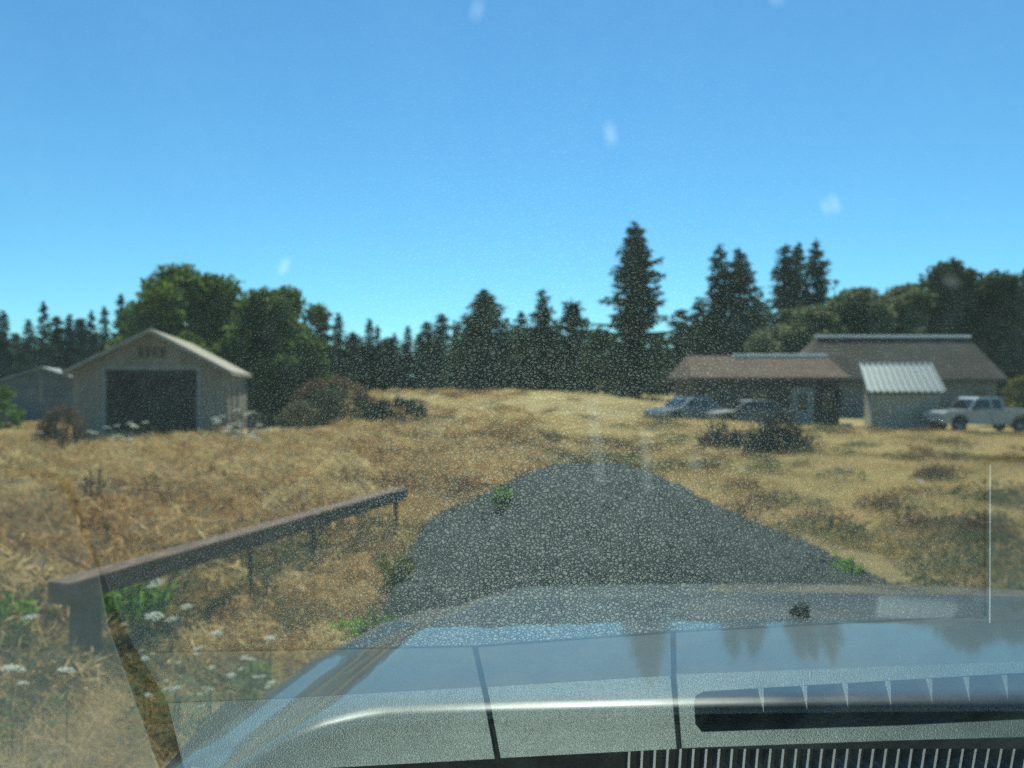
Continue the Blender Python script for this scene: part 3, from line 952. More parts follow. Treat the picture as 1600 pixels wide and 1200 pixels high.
near = [(238, 910, 4.4, 34, 'largest white lace flower, standing over the green weed by the railing'), (241, 963, 3.9, 26, 'white lace flower low in the green weed by the railing'), (48, 965, 4.0, 28, 'white lace flower left of the railing post, level with its middle'),
        (104, 1047, 3.4, 28, 'white lace flower in front of the railing post foot'), (292, 948, 4.3, 18, 'white lace flower between the green weed and the thin rod'), (268, 968, 4.2, 18, 'greenish lace flower right of the green weed'),
        (338, 990, 3.9, 18, 'white lace flower beside the shadow of the railing'), (422, 998, 3.8, 18, 'white lace flower nearest the left corner of the hood'), (310, 1014, 3.7, 20, 'white lace flower below the shadow of the railing'),
        (36, 1068, 3.5, 18, 'white lace flower below the green weed at left'), (20, 1046, 3.3, 36, 'flat lace flower seen edge on in the green weed at left'), (30, 825, 7, 20, 'white lace flower behind the railing, far left in the tall grass'),
        (106, 813, 7.5, 14, 'small white lace flower in the grass behind the railing post'), (213, 825, 6.8, 20, 'white lace flower just above the railing top'), (345, 815, 7.2, 16, 'white lace flower above the middle of the railing')]
for u, v, y, w, lb in near:
    flower(u, v, y, w, lb, 'lace flowers by the railing')
for i in range(46):
    flower(random.uniform(210, 430), random.uniform(1015, 1110), random.uniform(3.3, 4.2), random.uniform(8, 14), 'small lace flower in the cluster between railing shadow and hood', 'lace flowers between railing and hood')
for i in range(34):
    u = random.choice([random.uniform(120, 260), random.uniform(345, 425), random.uniform(60, 330)])
    flower(u, random.uniform(660, 712), random.uniform(15, 19.5), random.uniform(7, 13), 'lace flower in the weeds in front of the open shed', 'lace flowers before the shed')
for i in range(12):
    flower(random.uniform(330, 420), random.uniform(640, 680), random.uniform(20, 22), random.uniform(8, 13), 'lace flower in the pale weeds by the right shed wall', 'lace flowers at the shed wall')
for i, (u, v, y) in enumerate([(1443, 826, 8.6), (1540, 862, 7.4), (1480, 835, 8.4), (1187, 893, 6.6), (1160, 735, 14), (1415, 895, 6.5), (968, 652, 30)]):
    flower(u, v, y, 13, 'white lace flower %s' % ['alone in the cropped grass right of the heap', 'at the far right edge of the cropped grass', 'small in the cropped grass beside the lone one', 'at the right flank of the gravel heap', 'in the grass below the brush heaps', 'in the grass near the hood at right', 'on the crest of the field left of the houses'][i], 'lace flowers in the cropped grass')

# ------------------------------------------------------------------ gravel heap
def heap():
    rg = np.random.default_rng(77)
    n, m = 72, 44
    xs = np.linspace(-1, 1, n)
    ys = np.linspace(-1, 1, m)
    X, Y = np.meshgrid(xs, ys)
    cx, cy_ = HEAP_C
    # profile across: steeper short left flank, long right flank, flat top
    Xw = cx + X * 2.6
    Yw = cy_ + Y * 2.3
    u = 800 + Xw / 6.9 * FPX
    prof = np.interp(u, [560, 625, 645, 665, 760, 825, 865, 905, 965, 1005, 1050, 1110, 1240, 1330, 1390], [0, .03, .17, .30, .58, .76, .845, .885, .885, .85, .74, .57, .20, .02, 0])
    yc = np.sqrt(np.clip(1 - (np.abs(Y) ** 1.7), 0, 1))
    Z = np.maximum(prof * yc, 0)
    Z += (rg.normal(0, .012, Z.shape)) * (Z > .02) + .02 * np.sin(Xw * 7 + Yw * 5) * (Z > .05)
    Z += hgt(Xw, Yw) - .02 - .06 * (Z < .012)
    V = np.stack([Xw, Yw, Z], -1).reshape(-1, 3)
    base = np.array([cx, cy_, h1(cx, cy_)])
    ix = np.arange(n * m).reshape(m, n)
    F = np.stack([ix[:-1, :-1], ix[:-1, 1:], ix[1:, 1:], ix[1:, :-1]], -1).reshape(-1, 4)
    me = bpy.data.meshes.new('gravel_heap')
    me.from_pydata((V - base).tolist(), [], F.tolist())
    me.polygons.foreach_set('use_smooth', [True] * len(me.polygons))
    me.materials.append(M['gravel_heap'])
    o = link(bpy.data.objects.new('gravel_heap', me))
    o.location = base
    tag(o, 'low heap of dark grey gravel lying in the field ahead of the hood', 'gravel heap')
    # loose stones on the flanks, too many to count
    k = 3500
    i = rg.integers(0, len(V), k)
    ok = (V[i, 2] - hgt(V[i, 0], V[i, 1])) > .03
    p = V[i[ok]] + rg.normal(0, .02, (ok.sum(), 3)) * np.array([1, 1, .3]) - base
    ax = unit(rg.normal(size=p.shape)) * rg.uniform(.008, .018, (len(p), 1))
    b = unit(np.cross(ax, rg.normal(size=p.shape)))
    c = unit(np.cross(ax, b))
    s = np.linalg.norm(ax, axis=1, keepdims=True)
    b, c = b * s * .8, c * s * .7
    quads = []
    for s1 in (1, -1):
        quads.append(np.stack([p + ax, p + b, p - ax, p + c * s1], 1))
        quads.append(np.stack([p + ax, p + c * s1, p - ax, p - b], 1))
    st = add_mesh('loose_stones', np_mesh('loose_stones', np.concatenate(quads).reshape(-1, 3), 4, M['gravel_heap']), o)
    st['kind'] = 'stuff'
heap()
def weed_on_heap():
    x, y = -.06, 6.35
    w = weed(790, 870, 6.35, .22, .26, 609, 'yellow green weed growing on the left flank of the gravel heap', n=240, leaf=.03, mat='lime')
    w.location.z += .50
weed_on_heap()

# ------------------------------------------------------------------ railing
rl = empty('wooden_railing', (-2.3, 4.0, h1(-2.3, 4.0)))
tag(rl, 'low brown wooden railing running from its near post towards the heap', 'railing')
def rel(p, root): return Vector(p) - root.location
A, B = Vector((-2.31, 3.90, .535)), Vector((-1.08, 7.5, .535))
MB().bar(rel(A, rl), rel(B, rl), .14, .115).build('top_rail', M['rail_wood'], rl, bevel=.008)
def rail_pt(t): return A.lerp(B, t)
p0 = rail_pt(.045)
MB().box(rel((p0.x, p0.y, .21), rl), (.115, .115, .545)).build('post', M['post_wood'], rl, bevel=.006)
for t in (.60, .97):
    q = rail_pt(t)
    MB().box(rel((q.x, q.y, .2), rl), (.034, .034, .57)).build('post', M['post_wood'], rl, bevel=.004)
q = rail_pt(.40)
MB().tube([rel((q.x, q.y, -.05), rl), rel((q.x, q.y, .49), rl)], [.014, .014], 8).build('iron_rod', M['rod'], rl, True)

# ------------------------------------------------------------------ buildings
def gable(name, label, cat, origin, yaw, w, depth, wall_h, ridge_h, over, mats, opening=None, thick=.09):
    """gabled building; local x across the front, local y to the back"""
    root = empty(name, origin, yaw)
    tag(root, label, cat)
    hw = w / 2
    wm, rm = mats
    slope = (ridge_h - wall_h) / hw
    T = .1
    mb = MB()
    if opening:
        o0, o1, oh = opening
        for a, b in ((-hw, o0), (o1, hw)):
            ha, hb = ridge_h - slope * abs(a), ridge_h - slope * abs(b)
            ta, tb = min(ha, 99), min(hb, 99)
            mb.prism([(a, 0, 0), (b, 0, 0), (b, 0, tb), (a, 0, ta)], (0, T, 0))
        pts = [(o0, 0, oh), (o1, 0, oh), (o1, 0, ridge_h - slope * abs(o1)), (0, 0, ridge_h), (o0, 0, ridge_h - slope * abs(o0))]
        mb.prism(pts, (0, T, 0))
    else:
        mb.prism([(-hw, 0, 0), (hw, 0, 0), (hw, 0, wall_h), (0, 0, ridge_h), (-hw, 0, wall_h)], (0, T, 0))
    mb.build('front_wall', wm, root)
    MB().prism([(-hw, depth - T, 0), (hw, depth - T, 0), (hw, depth - T, wall_h), (0, depth - T, ridge_h), (-hw, depth - T, wall_h)], (0, T, 0)).build('rear_wall', wm, root)
    return root

# tan shed with the open front
GY_ = R(15)
gz = -.32
gr = gable('garage', 'tan wooden shed with gabled roof and wide dark open front', 'shed', (-11.72, 25.0, gz), GY_, 4.66, 8.6, 2.28, 3.56, .35, (M['garage_wall'], M['garage_roof']), (-1.36, 1.36, 2.38))
hw, D = 2.33, 8.6
MB().box((-hw + .05, D / 2, 1.14), (.1, D - .21, 2.28)).build('side_wall', M['garage_wall'], gr)
# right side wall with a doorway and a window opening
sw = MB()
def seg(y0, y1, z0, z1): sw.box((hw - .05, (y0 + y1) / 2, (z0 + z1) / 2), (.1, y1 - y0, z1 - z0))
seg(.103, .9, 0, 2.28); seg(.9, 1.75, 2.0, 2.28); seg(1.75, 3.0, 0, 2.28); seg(3.0, 3.9, 0, .95); seg(3.0, 3.9, 1.85, 2.28); seg(3.9, D - .103, 0, 2.28)
sw.build('side_wall', M['garage_wall'], gr)
dr = MB().box((hw - .06, 1.325, 1.0), (.05, .84, 1.99)).build('side_door', M['vent_wood'], gr, bevel=.01)
wf = MB()
for a in (3.0, 3.86): wf.box((hw - .045, a + .02, 1.4), (.14, .045, .90))
for a in (.95, 1.82): wf.box((hw - .045, 3.45, a + .015), (.143, .82, .045))
wf = wf.build('side_window', M['garage_trim'], gr)
MB().box((hw - .06, 3.45, 1.4), (.012, .82, .86)).build('pane', M['glass_dark'], wf)
RZ = 3.56
sl = (RZ - 2.28) / hw
for s in (-1, 1):
    e = hw + .17
    a = (0, RZ + .02); b = (s * e, RZ - sl * e + .02)
    ol = [(a[0], -.42, a[1]), (b[0], -.42, b[1]), (b[0], -.42, b[1] + .10), (a[0], -.42, a[1] + .11)]
    rf = MB().prism(ol, (0, D + .84, 0)).build('roof', M['garage_roof'], gr)
    MB().bar((s * .0, -.435, RZ + .04), (s * e, -.435, RZ + .04 - sl * e), .025, .15, (0, 1, 0)).build('barge_board', M['garage_trim'], rf)
    # shingle courses, each a shallow step
    nc = 14
    L = math.hypot(e, sl * e)
    cm = None
    for k in range(nc):
        t = (k + .5) / nc
        cx_, cz_ = s * e * t, RZ + .02 + .105 - sl * e * t
        rot = Matrix.Rotation(math.atan(sl) * s, 3, 'Y')
        if cm is None:
            cm = MB().box((0, 0, 0), (L / nc * 1.06, D + .86, .022)).mesh('shingle_course')
            cm.materials.append(M['garage_roof'])
        o = link(bpy.data.objects.new('shingle_course', cm))
        o.parent = rf
        o.location = (cx_, D / 2, cz_ + .008)
        o.rotation_euler = (0, (math.atan(sl) - .035) * s, 0)
# door trim, gable vent
for x_ in (-1.43, 1.43): MB().box((x_, -.015, 1.19), (.13, .03, 2.38)).build('door_trim', M['garage_trim'], gr)
MB().box((0, -.017, 2.45), (3.0, .034, .14)).build('door_trim', M['garage_trim'], gr)
vt = MB().box((0, -.012, 2.96), (.90, .024, .34)).build('gable_vent', M['vent_wood'], gr)
for k in range(5): MB().box((-.42 + .21 * k, -.03, 2.96), (.05, .03, .335)).build('vent_bar', M['garage_wall'], vt)
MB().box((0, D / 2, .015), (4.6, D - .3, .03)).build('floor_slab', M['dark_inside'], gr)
# lean-to window in the far left of the inside, junk inside
iw = MB().box((-1.15, D - .14, 1.35), (.75, .05, 1.0)).build('rear_window', M['garage_trim'], gr)
MB().box((-1.15, D - .172, 1.35), (.62, .01, .86)).build('pane', M['lamp_glass'], iw)
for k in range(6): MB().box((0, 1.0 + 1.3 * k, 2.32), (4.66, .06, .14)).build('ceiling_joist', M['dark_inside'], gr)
wb = empty('workbench', Vector((-11.72, 25.0, gz)) + Matrix.Rotation(GY_, 3, 'Z') @ Vector((-.9, 6.6, .03)), GY_)
tag(wb, 'dark wooden workbench deep inside the open shed', 'workbench')
MB().box((0, 0, .87), (1.9, .7, .06)).build('bench_top', M['vent_wood'], wb)
for sx in (-.85, .85):
    for sy in (-.28, .28): MB().box((sx, sy, .42), (.09, .09, .84)).build('leg', M['vent_wood'], wb)

# grey house at the far left
gh = gable('house', 'small blue grey gabled house behind the left edge of the tan shed', 'house', (-30.6, 50, -1.15), R(24), 5.4, 11, 2.75, 3.75, .3, (M['grey_siding'], M['grey_roof']))
for s in (-1, 1):
    MB().box((s * 2.65, 5.5, 1.37), (.1, 10.79, 2.75)).build('side_wall', M['grey_siding'], gh)
    e, sl2 = 3.1, 1.0 / 2.7
    ol = [(0, -.4, 3.77), (s * e, -.4, 3.77 - sl2 * e), (s * e, -.4, 3.88 - sl2 * e), (0, -.4, 3.89)]
    rf = MB().prism(ol, (0, 11.8, 0)).build('roof', M['grey_roof'], gh)
    MB().bar((0, -.42, 3.78), (s * e, -.42, 3.78 - sl2 * e), .03, .2, (0, 1, 0)).build('barge_board', M['garage_trim'], rf)
MB().box((-.05, -.02, 2.3), (.14, .04, 1.5)).build('gable_board', M['garage_trim'], gh)
MB().tube([(.75, 4, 3.5), (.75, 4, 3.95)], [.12, .12], 10).build('roof_vent', M['vent_wood'], gh, True)

# low brown house
def hip(name, label, u0, u1, y, vb, ve, vr, ur0, ur1, depth, wm, rm, ridge=None, wall_in=.45):
    x0, x1 = (u0 - 800) / FPX * y, (u1 - 800) / FPX * y
    xm = (x0 + x1) / 2
    zb = h1(xm, y) - .15
    ze = EYE + (600 - ve) / FPX * y - zb
    yr = y + depth / 2
    zr = EYE + (600 - vr) / FPX * yr - zb
    rx0, rx1 = (ur0 - 800) / FPX * yr - xm, (ur1 - 800) / FPX * yr - xm
    root = empty(name, (xm, y, zb))
    tag(root, label, 'house')
    a, b = x0 - xm, x1 - xm
    wi = wall_in
    T = .12
    MB().box(((a + b) / 2, wi + T / 2, ze / 2), (b - a - 2 * wi, T, ze)).build('front_wall', wm, root)
    MB().box(((a + b) / 2, depth - wi - T / 2, ze / 2), (b - a - 2 * wi, T, ze)).build('rear_wall', wm, root)
    for xx in (a + wi + T / 2, b - wi - T / 2): MB().box((xx, depth / 2, ze / 2), (T, depth - 2 * wi - 2 * T - .004, ze)).build('side_wall', wm, root)
    r = MB()
    E = [Vector((a, 0, ze)), Vector((b, 0, ze)), Vector((b, depth, ze)), Vector((a, depth, ze))]
    R0, R1 = Vector((rx0, depth / 2, zr)), Vector((rx1, depth / 2, zr))
    r.poly(E[0], E[1], R1, R0); r.poly(E[1], E[2], R1); r.poly(E[2], E[3], R0, R1); r.poly(E[3], E[0], R0)
    r.box(((a + b) / 2, depth / 2, ze - .105), (b - a, depth, .2))
    rf = r.build('roof', rm, root)
    # shingle courses on the slope that faces the field
    nc = 12
    for k in range(nc):
        t = (k + .45) / nc
        pa, pb = E[0].lerp(R0, t), E[1].lerp(R1, t)
        nrm = (E[1] - E[0]).cross(R0 - E[0]).normalized()
        d = (R0 - E[0]); d.x = 0; d.normalize()
        Lc = math.hypot(depth / 2, zr - ze) / nc
        MB().bar(pa + nrm * .012, pb + nrm * .012, Lc * 1.02, .03, nrm + d * -.05).build('shingle_course', rm, rf)
    return root, xm, zb, ze, zr, a, b, rx0, rx1, yr
M['fascia'] = weathered('dark_fascia', (.05, .04, .034), .8, 4, .3)
bh = hip('house', 'low dark brown house with brown roof and pale door', 1080, 1330, 42, 668, 590, 557, 1072, 1290, 7.0, M['brown_wall'], M['brown_roof'])
root, xm, zb, ze, zr, a, b, rx0, rx1, yr = bh
cx0 = (1146 - 800) / FPX * yr - xm
rc = MB()
rc.box(((cx0 + rx1) / 2, 3.5, zr + .05), (rx1 - cx0, .5, .17))
rc.build('ridge_cap', M['ridge_metal'], root, bevel=.03)
MB().box(((a + b) / 2, -.02, ze - .11), (b - a, .04, .22)).build('fascia', M['fascia'], root)
dx0 = (1254 - 800) / FPX * 42.4 - xm
df = MB()
for s in (-.56, .56): df.box((dx0 + s, .42, 1.04), (.12, .06, 2.2))
df.box((dx0, .42, 2.12), (.998, .062, .13))
df.build('door_frame', M['door_paint'], root)
dd = MB().box((dx0, .42, 1.0), (.96, .05, 2.05)).build('door', M['door_paint'], root, bevel=.01)
MB().box((dx0, .39, 1.38), (.52, .02, .92)).build('pane', M['glass_dark'], dd)
MB().box((dx0 + .4, .375, .95), (.05, .05, .1)).build('handle', M['chrome'], dd)
for ux in (1118, 1185, 1300):
    wx = (ux - 800) / FPX * 42.4 - xm
    w_ = MB()
    for s in (-.55, .55): w_.box((wx + s, .42, 1.5), (.07, .06, 1.0))
    for s in (1.0, 2.0): w_.box((wx, .42, s), (1.17, .062, .07))
    w_ = w_.build('window', M['fascia'], root)
    MB().box((wx, .435, 1.5), (1.03, .01, .93)).build('pane', M['glass_dark'], w_)
MB().box(((1135 - 800) / FPX * 41.8 - xm, .1, ze / 2 - .15), (.13, .13, ze - .3)).build('porch_post', M['vent_wood'], root)
MB().box(((1215 - 800) / FPX * 41.8 - xm, .1, ze / 2 - .15), (.13, .13, ze - .3)).build('porch_post', M['vent_wood'], root)

# bigger house behind
rh = hip('house', 'bigger grey house with long dark shingle roof behind the metal roofed shed', 1262, 1575, 50, 668, 592, 527, 1277, 1512, 8.0, M['grey_wall'], M['rear_roof'])
root, xm, zb, ze, zr, a, b, rx0, rx1, yr = rh
MB().box(((rx0 + rx1) / 2, 4.0, zr + .05), (rx1 - rx0 + .2, .55, .18)).build('ridge_cap', M['ridge_metal'], root, bevel=.03)
MB().box(((a + b) / 2, -.02, ze - .11), (b - a, .04, .24)).build('fascia', M['fascia'], root)
for ux in (1530,):
    wx = (ux - 800) / FPX * 50.4 - xm
    w_ = MB()
    for s in (-.55, .55): w_.box((wx + s, .42, 1.6), (.08, .06, 1.0))
    for s in (1.1, 2.1): w_.box((wx, .42, s), (1.18, .062, .08))
    w_ = w_.build('window', M['garage_trim'], root)
    MB().box((wx, .435, 1.6), (1.02, .01, .92)).build('pane', M['glass_dark'], w_)

# shed with the ribbed metal roof
sz = h1(20.5, 40) - .1
sd = empty('garden_shed', (20.2, 39.45, sz), R(-18))
tag(sd, 'small beige shed with ribbed metal lean-to roof left of the white pickup', 'shed')
fw, dp = 3.15, 3.0
zl, zh = EYE - 12 / FPX * 40 - sz, EYE + 30 / FPX * 43 - sz
MB().box((0, .05, zl / 2 - .06), (fw, .1, zl - .12)).build('front_wall', M['shed_wall'], sd)
MB().box((0, dp - .05, zh / 2 - .1), (fw, .1, zh - .2)).build('rear_wall', M['shed_wall'], sd)
for s in (-1, 1):
    side = MB()
    nb = 9
    side_root = None
    x_ = s * (fw / 2 - .05)
    sp = MB().prism([(x_ - .03, .103, 0), (x_ - .03, dp - .103, 0), (x_ - .03, dp - .103, zh - .22), (x_ - .03, .103, zl - .14)], (.06, 0, 0)).build('side_wall', M['shed_wall'], sd)
    for k in range(nb):
        z0 = .1 + k * (zl - .3) / nb
        MB().box((x_ + s * .045, dp / 2, z0 + .11), (.03, dp - .22, (zl - .3) / nb * .9)).build('lap_board', M['shed_side'], sp)
rr0, rr1 = Vector((0, -.35, zl - .02)), Vector((0, dp + .2, zh + .02))
rfd = rr1 - rr0
rn = Vector((1, 0, 0)).cross(rfd).normalized()
rfm = MB().bar(rr0, rr1, fw + .5, .03, rn).build('metal_roof', M['shed_metal'], sd)
ribm = MB().prism([(-.075, 0, 0), (-.045, 0, .09), (.045, 0, .09), (.075, 0, 0)], (0, rfd.length, 0)).mesh('rib')
ribm.materials.append(M['shed_metal'])
ang = math.atan2(rfd.z, rfd.y)
for k in range(13):
    o = link(bpy.data.objects.new('rib', ribm)); o.parent = rfm
    o.location = Vector((-(fw + .34) / 2 + k * (fw + .34) / 12, rr0.y, rr0.z)) + rn * .013
    o.rotation_euler = (ang, 0, 0)
MB().bar(rr1 + Vector((-(fw + .5) / 2, .02, .05)), rr1 + Vector(((fw + .5) / 2, .02, .05)), .25, .09).build('ridge_flashing', M['ridge_metal'], sd)
# low white tub by the shed
tb = MB().prism([(math.cos(t) * .3, math.sin(t) * .22, 0) for t in np.linspace(0, 6.283, 14)[:-1]], (0, 0, .3)).build('plastic_tub', M['white_paint'])
tb.location = ((1322 - 800) / FPX * 39, 39, h1((1322 - 800) / FPX * 39, 39))
tag(tb, 'small white plastic tub on the grass left of the beige shed', 'tub')

# ------------------------------------------------------------------ parked vehicles
def wheel(parent, x, y, r=.38, w=.24):
    mb = MB().tube([(x, y - w / 2, r), (x, y - w * .42, r), (x, y + w * .42, r), (x, y + w / 2, r)], [r * .88, r, r, r * .88], 20)
    t = mb.build('tyre', M['tyre'], parent)
    for s in (-1, 1):
        MB().tube([(x, y + s * w * .35, r), (x, y + s * w * .52, r)], [r * .62, r * .52], 16).build('rim', M['rim'], t, True)
def side_body(profile, width, holes=()):
    return MB().prism([(x, -width / 2, z) for x, z in profile], (0, width, 0))
def pickup(loc, yaw, label):
    """faces local -x"""
    r = empty('pickup_truck', loc, yaw)
    tag(r, label, 'pickup')
    W = 1.86
    arch = lambda c: [(c - .50, .45), (c - .44, .70), (c - .25, .87), (c, .92), (c + .25, .87), (c + .44, .70), (c + .50, .45)]
    low = [(-2.70, .50), (-2.70, .80), (-2.66, 1.02), (-2.45, 1.10), (-1.25, 1.17), (.85, 1.17), (.85, 1.20), (2.68, 1.20), (2.72, .55), (2.55, .47)] + arch(1.70)[::-1] + [(.9, .42), (-.9, .42)] + arch(-1.75)[::-1] + [(-2.45, .45)]
    side_body(low, W).build('body', M['white_paint'], r, bevel=.035)
    cabp = [(-1.20, 1.16), (-.78, 1.72), (-.62, 1.80), (.60, 1.80), (.76, 1.73), (.84, 1.16)]
    cab = MB()
    n = len(cabp)
    bw, tw = W / 2 - .04, W / 2 - .17
    wz = lambda z: bw + (tw - bw) * (z - 1.16) / .6
    b0 = len(cab.v)
    for s in (-1, 1):
        for x, z in cabp: cab.v.append((x, s * wz(z), z))
    cab.f.append(tuple(range(n))); cab.f.append(tuple(range(2 * n - 1, n - 1, -1)))
    for i in range(n):
        j = (i + 1) % n
        cab.f.append((i, n + i, n + j, j))
    cab = cab.build('cab', M['white_paint'], r, bevel=.03)
    def pane(pts, s):
        MB().prism([(x, s * (wz(z) + .004), z) for x, z in pts], (0, s * .006, 0)).build('side_window', M['glass_dark'], cab)
    for s in (-1, 1):
        pane([(-1.03, 1.22), (-.71, 1.66), (-.02, 1.69), (-.02, 1.22)], s)
        pane([(.10, 1.22), (.10, 1.69), (.58, 1.69), (.68, 1.22)], s)
        MB().box((-.95, s * 1.02, 1.25), (.12, .2, .17)).build('wing_mirror', M['tyre'], r, bevel=.02)
        MB().box((-2.66, s * .72, .88), (.07, .30, .16)).build('headlight', M['lamp_glass'], r, bevel=.02)
        MB().box((2.69, s * .82, .95), (.07, .12, .32)).build('tail_light', M['rusty'], r)
        MB().box((-.1, s * (W / 2 + .006), 1.02), (.16, .02, .035)).build('door_handle', M['tyre'], r)
        MB().box((.045, s * (W / 2 + .002), .80), (.014, .01, .66)).build('door_seam', M['tyre'], r)
        for c in (-1.75, 1.70): wheel(r, c, s * .80)
    MB().prism([(-1.168, -.76, 1.21), (-1.168, .76, 1.21), (-.82, .66, 1.675), (-.82, -.66, 1.675)], Vector((-.016, 0, .012))).build('windscreen', M['glass_dark'], cab)
    MB().box((-2.74, 0, .58), (.12, W - .06, .18)).build('front_bumper', M['chrome'], r, bevel=.03)
    MB().box((2.76, 0, .58), (.12, W - .1, .16)).build('rear_bumper', M['chrome'], r, bevel=.03)
    MB().box((1.76, 0, 1.203), (1.72, W - .22, .02)).build('bed_cover', M['tyre'], r)
    return r
px_ = (1531 - 800) / FPX * 38
pkp = pickup((px_, 38, h1(px_, 38)), R(4), 'dusty white pickup parked side on at the right of the beige shed')
pkp.scale = (.9, .9, .95)

def sedan(loc, yaw, label, paint):
    r = empty('car', loc, yaw)
    tag(r, label, 'car')
    W = 1.7
    arch = lambda c: [(c - .42, .34), (c - .36, .56), (c - .2, .69), (c, .73), (c + .2, .69), (c + .36, .56), (c + .42, .34)]
    low = [(-2.15, .40), (-2.17, .62), (-2.05, .78), (-1.0, .90), (1.5, .93), (2.1, .88), (2.15, .45), (2.0, .33)] + arch(1.30)[::-1] + [(.7, .28), (-.8, .28)] + arch(-1.35)[::-1] + [(-2.0, .33)]
    side_body(low, W).build('body', M[paint], r, bevel=.05)
    cabp = [(-1.02, .90), (-.35, 1.36), (-.1, 1.40), (.75, 1.38), (1.0, 1.30), (1.55, .93)]
    n = len(cabp)
    cab = MB()
    wz = lambda z: .79 - .2 * (z - .9)
    for s in (-1, 1):
        for x, z in cabp: cab.v.append((x, s * wz(z), z))
    cab.f.append(tuple(range(n))); cab.f.append(tuple(range(2 * n - 1, n - 1, -1)))
    for i in range(n):
        j = (i + 1) % n
        cab.f.append((i, n + i, n + j, j))
    cab = cab.build('cab', M[paint], r, bevel=.04)
    for s in (-1, 1):
        for pts in ([(-.82, .95), (-.32, 1.30), (.22, 1.33), (.22, .95)], [(.32, .95), (.32, 1.33), (.74, 1.31), (1.28, .97)]):
            MB().prism([(x, s * (wz(z) + .004), z) for x, z in pts], (0, s * .006, 0)).build('side_window', M['glass_dark'], cab)
        for c in (-1.35, 1.30): wheel(r, c, s * .74, .31, .2)
        MB().box((-2.08, s * .6, .66), (.12, .32, .13)).build('headlight', M['lamp_glass'], r, bevel=.02)
        MB().box((2.1, s * .62, .75), (.1, .28, .14)).build('tail_light', M['rusty'], r)
    MB().prism([(-.97, -.68, .945), (-.97, .68, .945), (-.40, .6, 1.335), (-.40, -.6, 1.335)], Vector((-.008, 0, .01))).build('windscreen', M['glass_dark'], cab)
    return r
c1 = P(1072, 650, 40.2)
sedan((c1.x, 40.0, h1(c1.x, 40) + .0), R(28), 'dusty silver car angled at the left end of the brown house', 'silver_paint')
c2 = P(1168, 650, 39)
sedan((c2.x, 38.8, h1(c2.x, 38.8)), R(3), 'dull grey car parked in front of the brown house behind the brush heaps', 'blue_paint')

# ------------------------------------------------------------------ the truck one sits in
TX = .62
tk = empty('pickup_truck', (TX, 0, 0))
tag(tk, 'silver grey pickup one looks out of, dusty windshield and long hood ahead', 'pickup')
def T3(x, y, drop): return (x - TX, y, EYE - drop)

# paint
t = NT('silver_grey_metallic_paint')
fl = t.n('ShaderNodeTexVoronoi'); fl.inputs['Scale'].default_value = 900
t.l(t.coord(), fl.inputs['Vector'])
fr_ = t.ramp(fl.outputs['Color'], [(.2, (.022, .026, .025)), (.8, (.055, .063, .060))])
dn = t.noise(5, 6, t.coord(), .65)
rr_ = t.ramp(dn.outputs[0], [(.35, (.30,) * 3), (.7, (.46,) * 3)])
t.l(fr_.outputs[0], t.b.inputs['Base Color'])
t.l(rr_.outputs[0], t.b.inputs['Roughness'])
t.b.inputs['Metallic'].default_value = .22
t.b.inputs['Coat Weight'].default_value = .62
t.b.inputs['Coat Roughness'].default_value = .05
M['hood'] = t.m
M['black_plastic'] = weathered('black_cowl_plastic', (.006, .006, .006), .8, 30, .4)
M['black_plastic'].node_tree.nodes['Principled BSDF'].inputs['Specular IOR Level'].default_value = .15
M['rib_plastic'] = weathered('sunlit_grey_plastic', (.24, .26, .25), .5, 30, .3)  # ribs paler than the cowl: sunlight on them put into their colour

def hood():
    ys = list(np.linspace(.948, 2.14, 58)) + [2.165, 2.19, 2.21, 2.22]
    base_y = [.70, .948, 1.35, 1.70, 1.95, 2.05, 2.14, 2.19, 2.22]
    base_d = [.376, .383, .416, .462, .509, .533, .556, .61, .75]
    xo_y, xo_x = [.7, .948, 1.4, 1.75, 1.92, 2.04, 2.12, 2.19, 2.22], [-.43, -.405, -.345, -.275, -.225, -.135, -.01, .10, .12]
    xk_y, xk_x = [.7, .948, 1.45, 1.8, 2.0, 2.12, 2.22], [-.31, -.265, -.185, -.08, .0, .07, .16]
    def drop(x, y):
        d = float(np.interp(y, base_y, base_d))
        xk = float(np.interp(y, xk_y, xk_x))
        xx = x if x < TX else 2 * TX - x
        d += .018 * ((x - TX) / .9) ** 2
        k = (xk - xx) / .13
        k = min(1, max(0, k + .35)); k = k * k * (3 - 2 * k)
        d += .046 * k
        return d
    nxs = 90
    V, rows = [], []
    def yrear(x):
        q = max(0.0, (-.16 - (x if x < TX else 2 * TX - x)))
        return .948 - .75 * q ** 1.15
    for yi, y in enumerate(ys):
        xo = float(np.interp(y, xo_y, xo_x))
        row = []
        xs_ = [xo - .035, xo - .03, xo - .018] + list(np.linspace(xo, 2 * TX - xo, nxs)) + [2 * TX - xo + .018, 2 * TX - xo + .03, 2 * TX - xo + .035]
        for j, x in enumerate(xs_):
            e = max(0, 3 - j, j - (nxs + 2))
            tt = (y - .948) / (2.14 - .948)
            yy = y - (1 - min(1, max(0, tt))) * (.948 - yrear(x)) if tt < 1 else y
            d = drop(min(max(x, xo), 2 * TX - xo), yy) + (0, .008, .05, .30)[e]
            row.append(T3(x, yy, d))
        rows.append(row)
    rim = []
    for off, dd in ((.0215, .012), (.021, .007), (.018, .004), (.011, .0018), (.004, .0004)):
        rim.append([(p[0], p[1] - off, p[2] - dd) for p in rows[0]])
    rows = rim + rows
    mb = MB()
    n = len(rows[0])
    for r_ in rows: mb.v += r_
    for i in range(len(rows) - 1):
        for j in range(n - 1):
            mb.f.append((i * n + j, i * n + j + 1, (i + 1) * n + j + 1, (i + 1) * n + j))
    o = mb.build('hood', M['hood'], tk, True)
    return o, drop
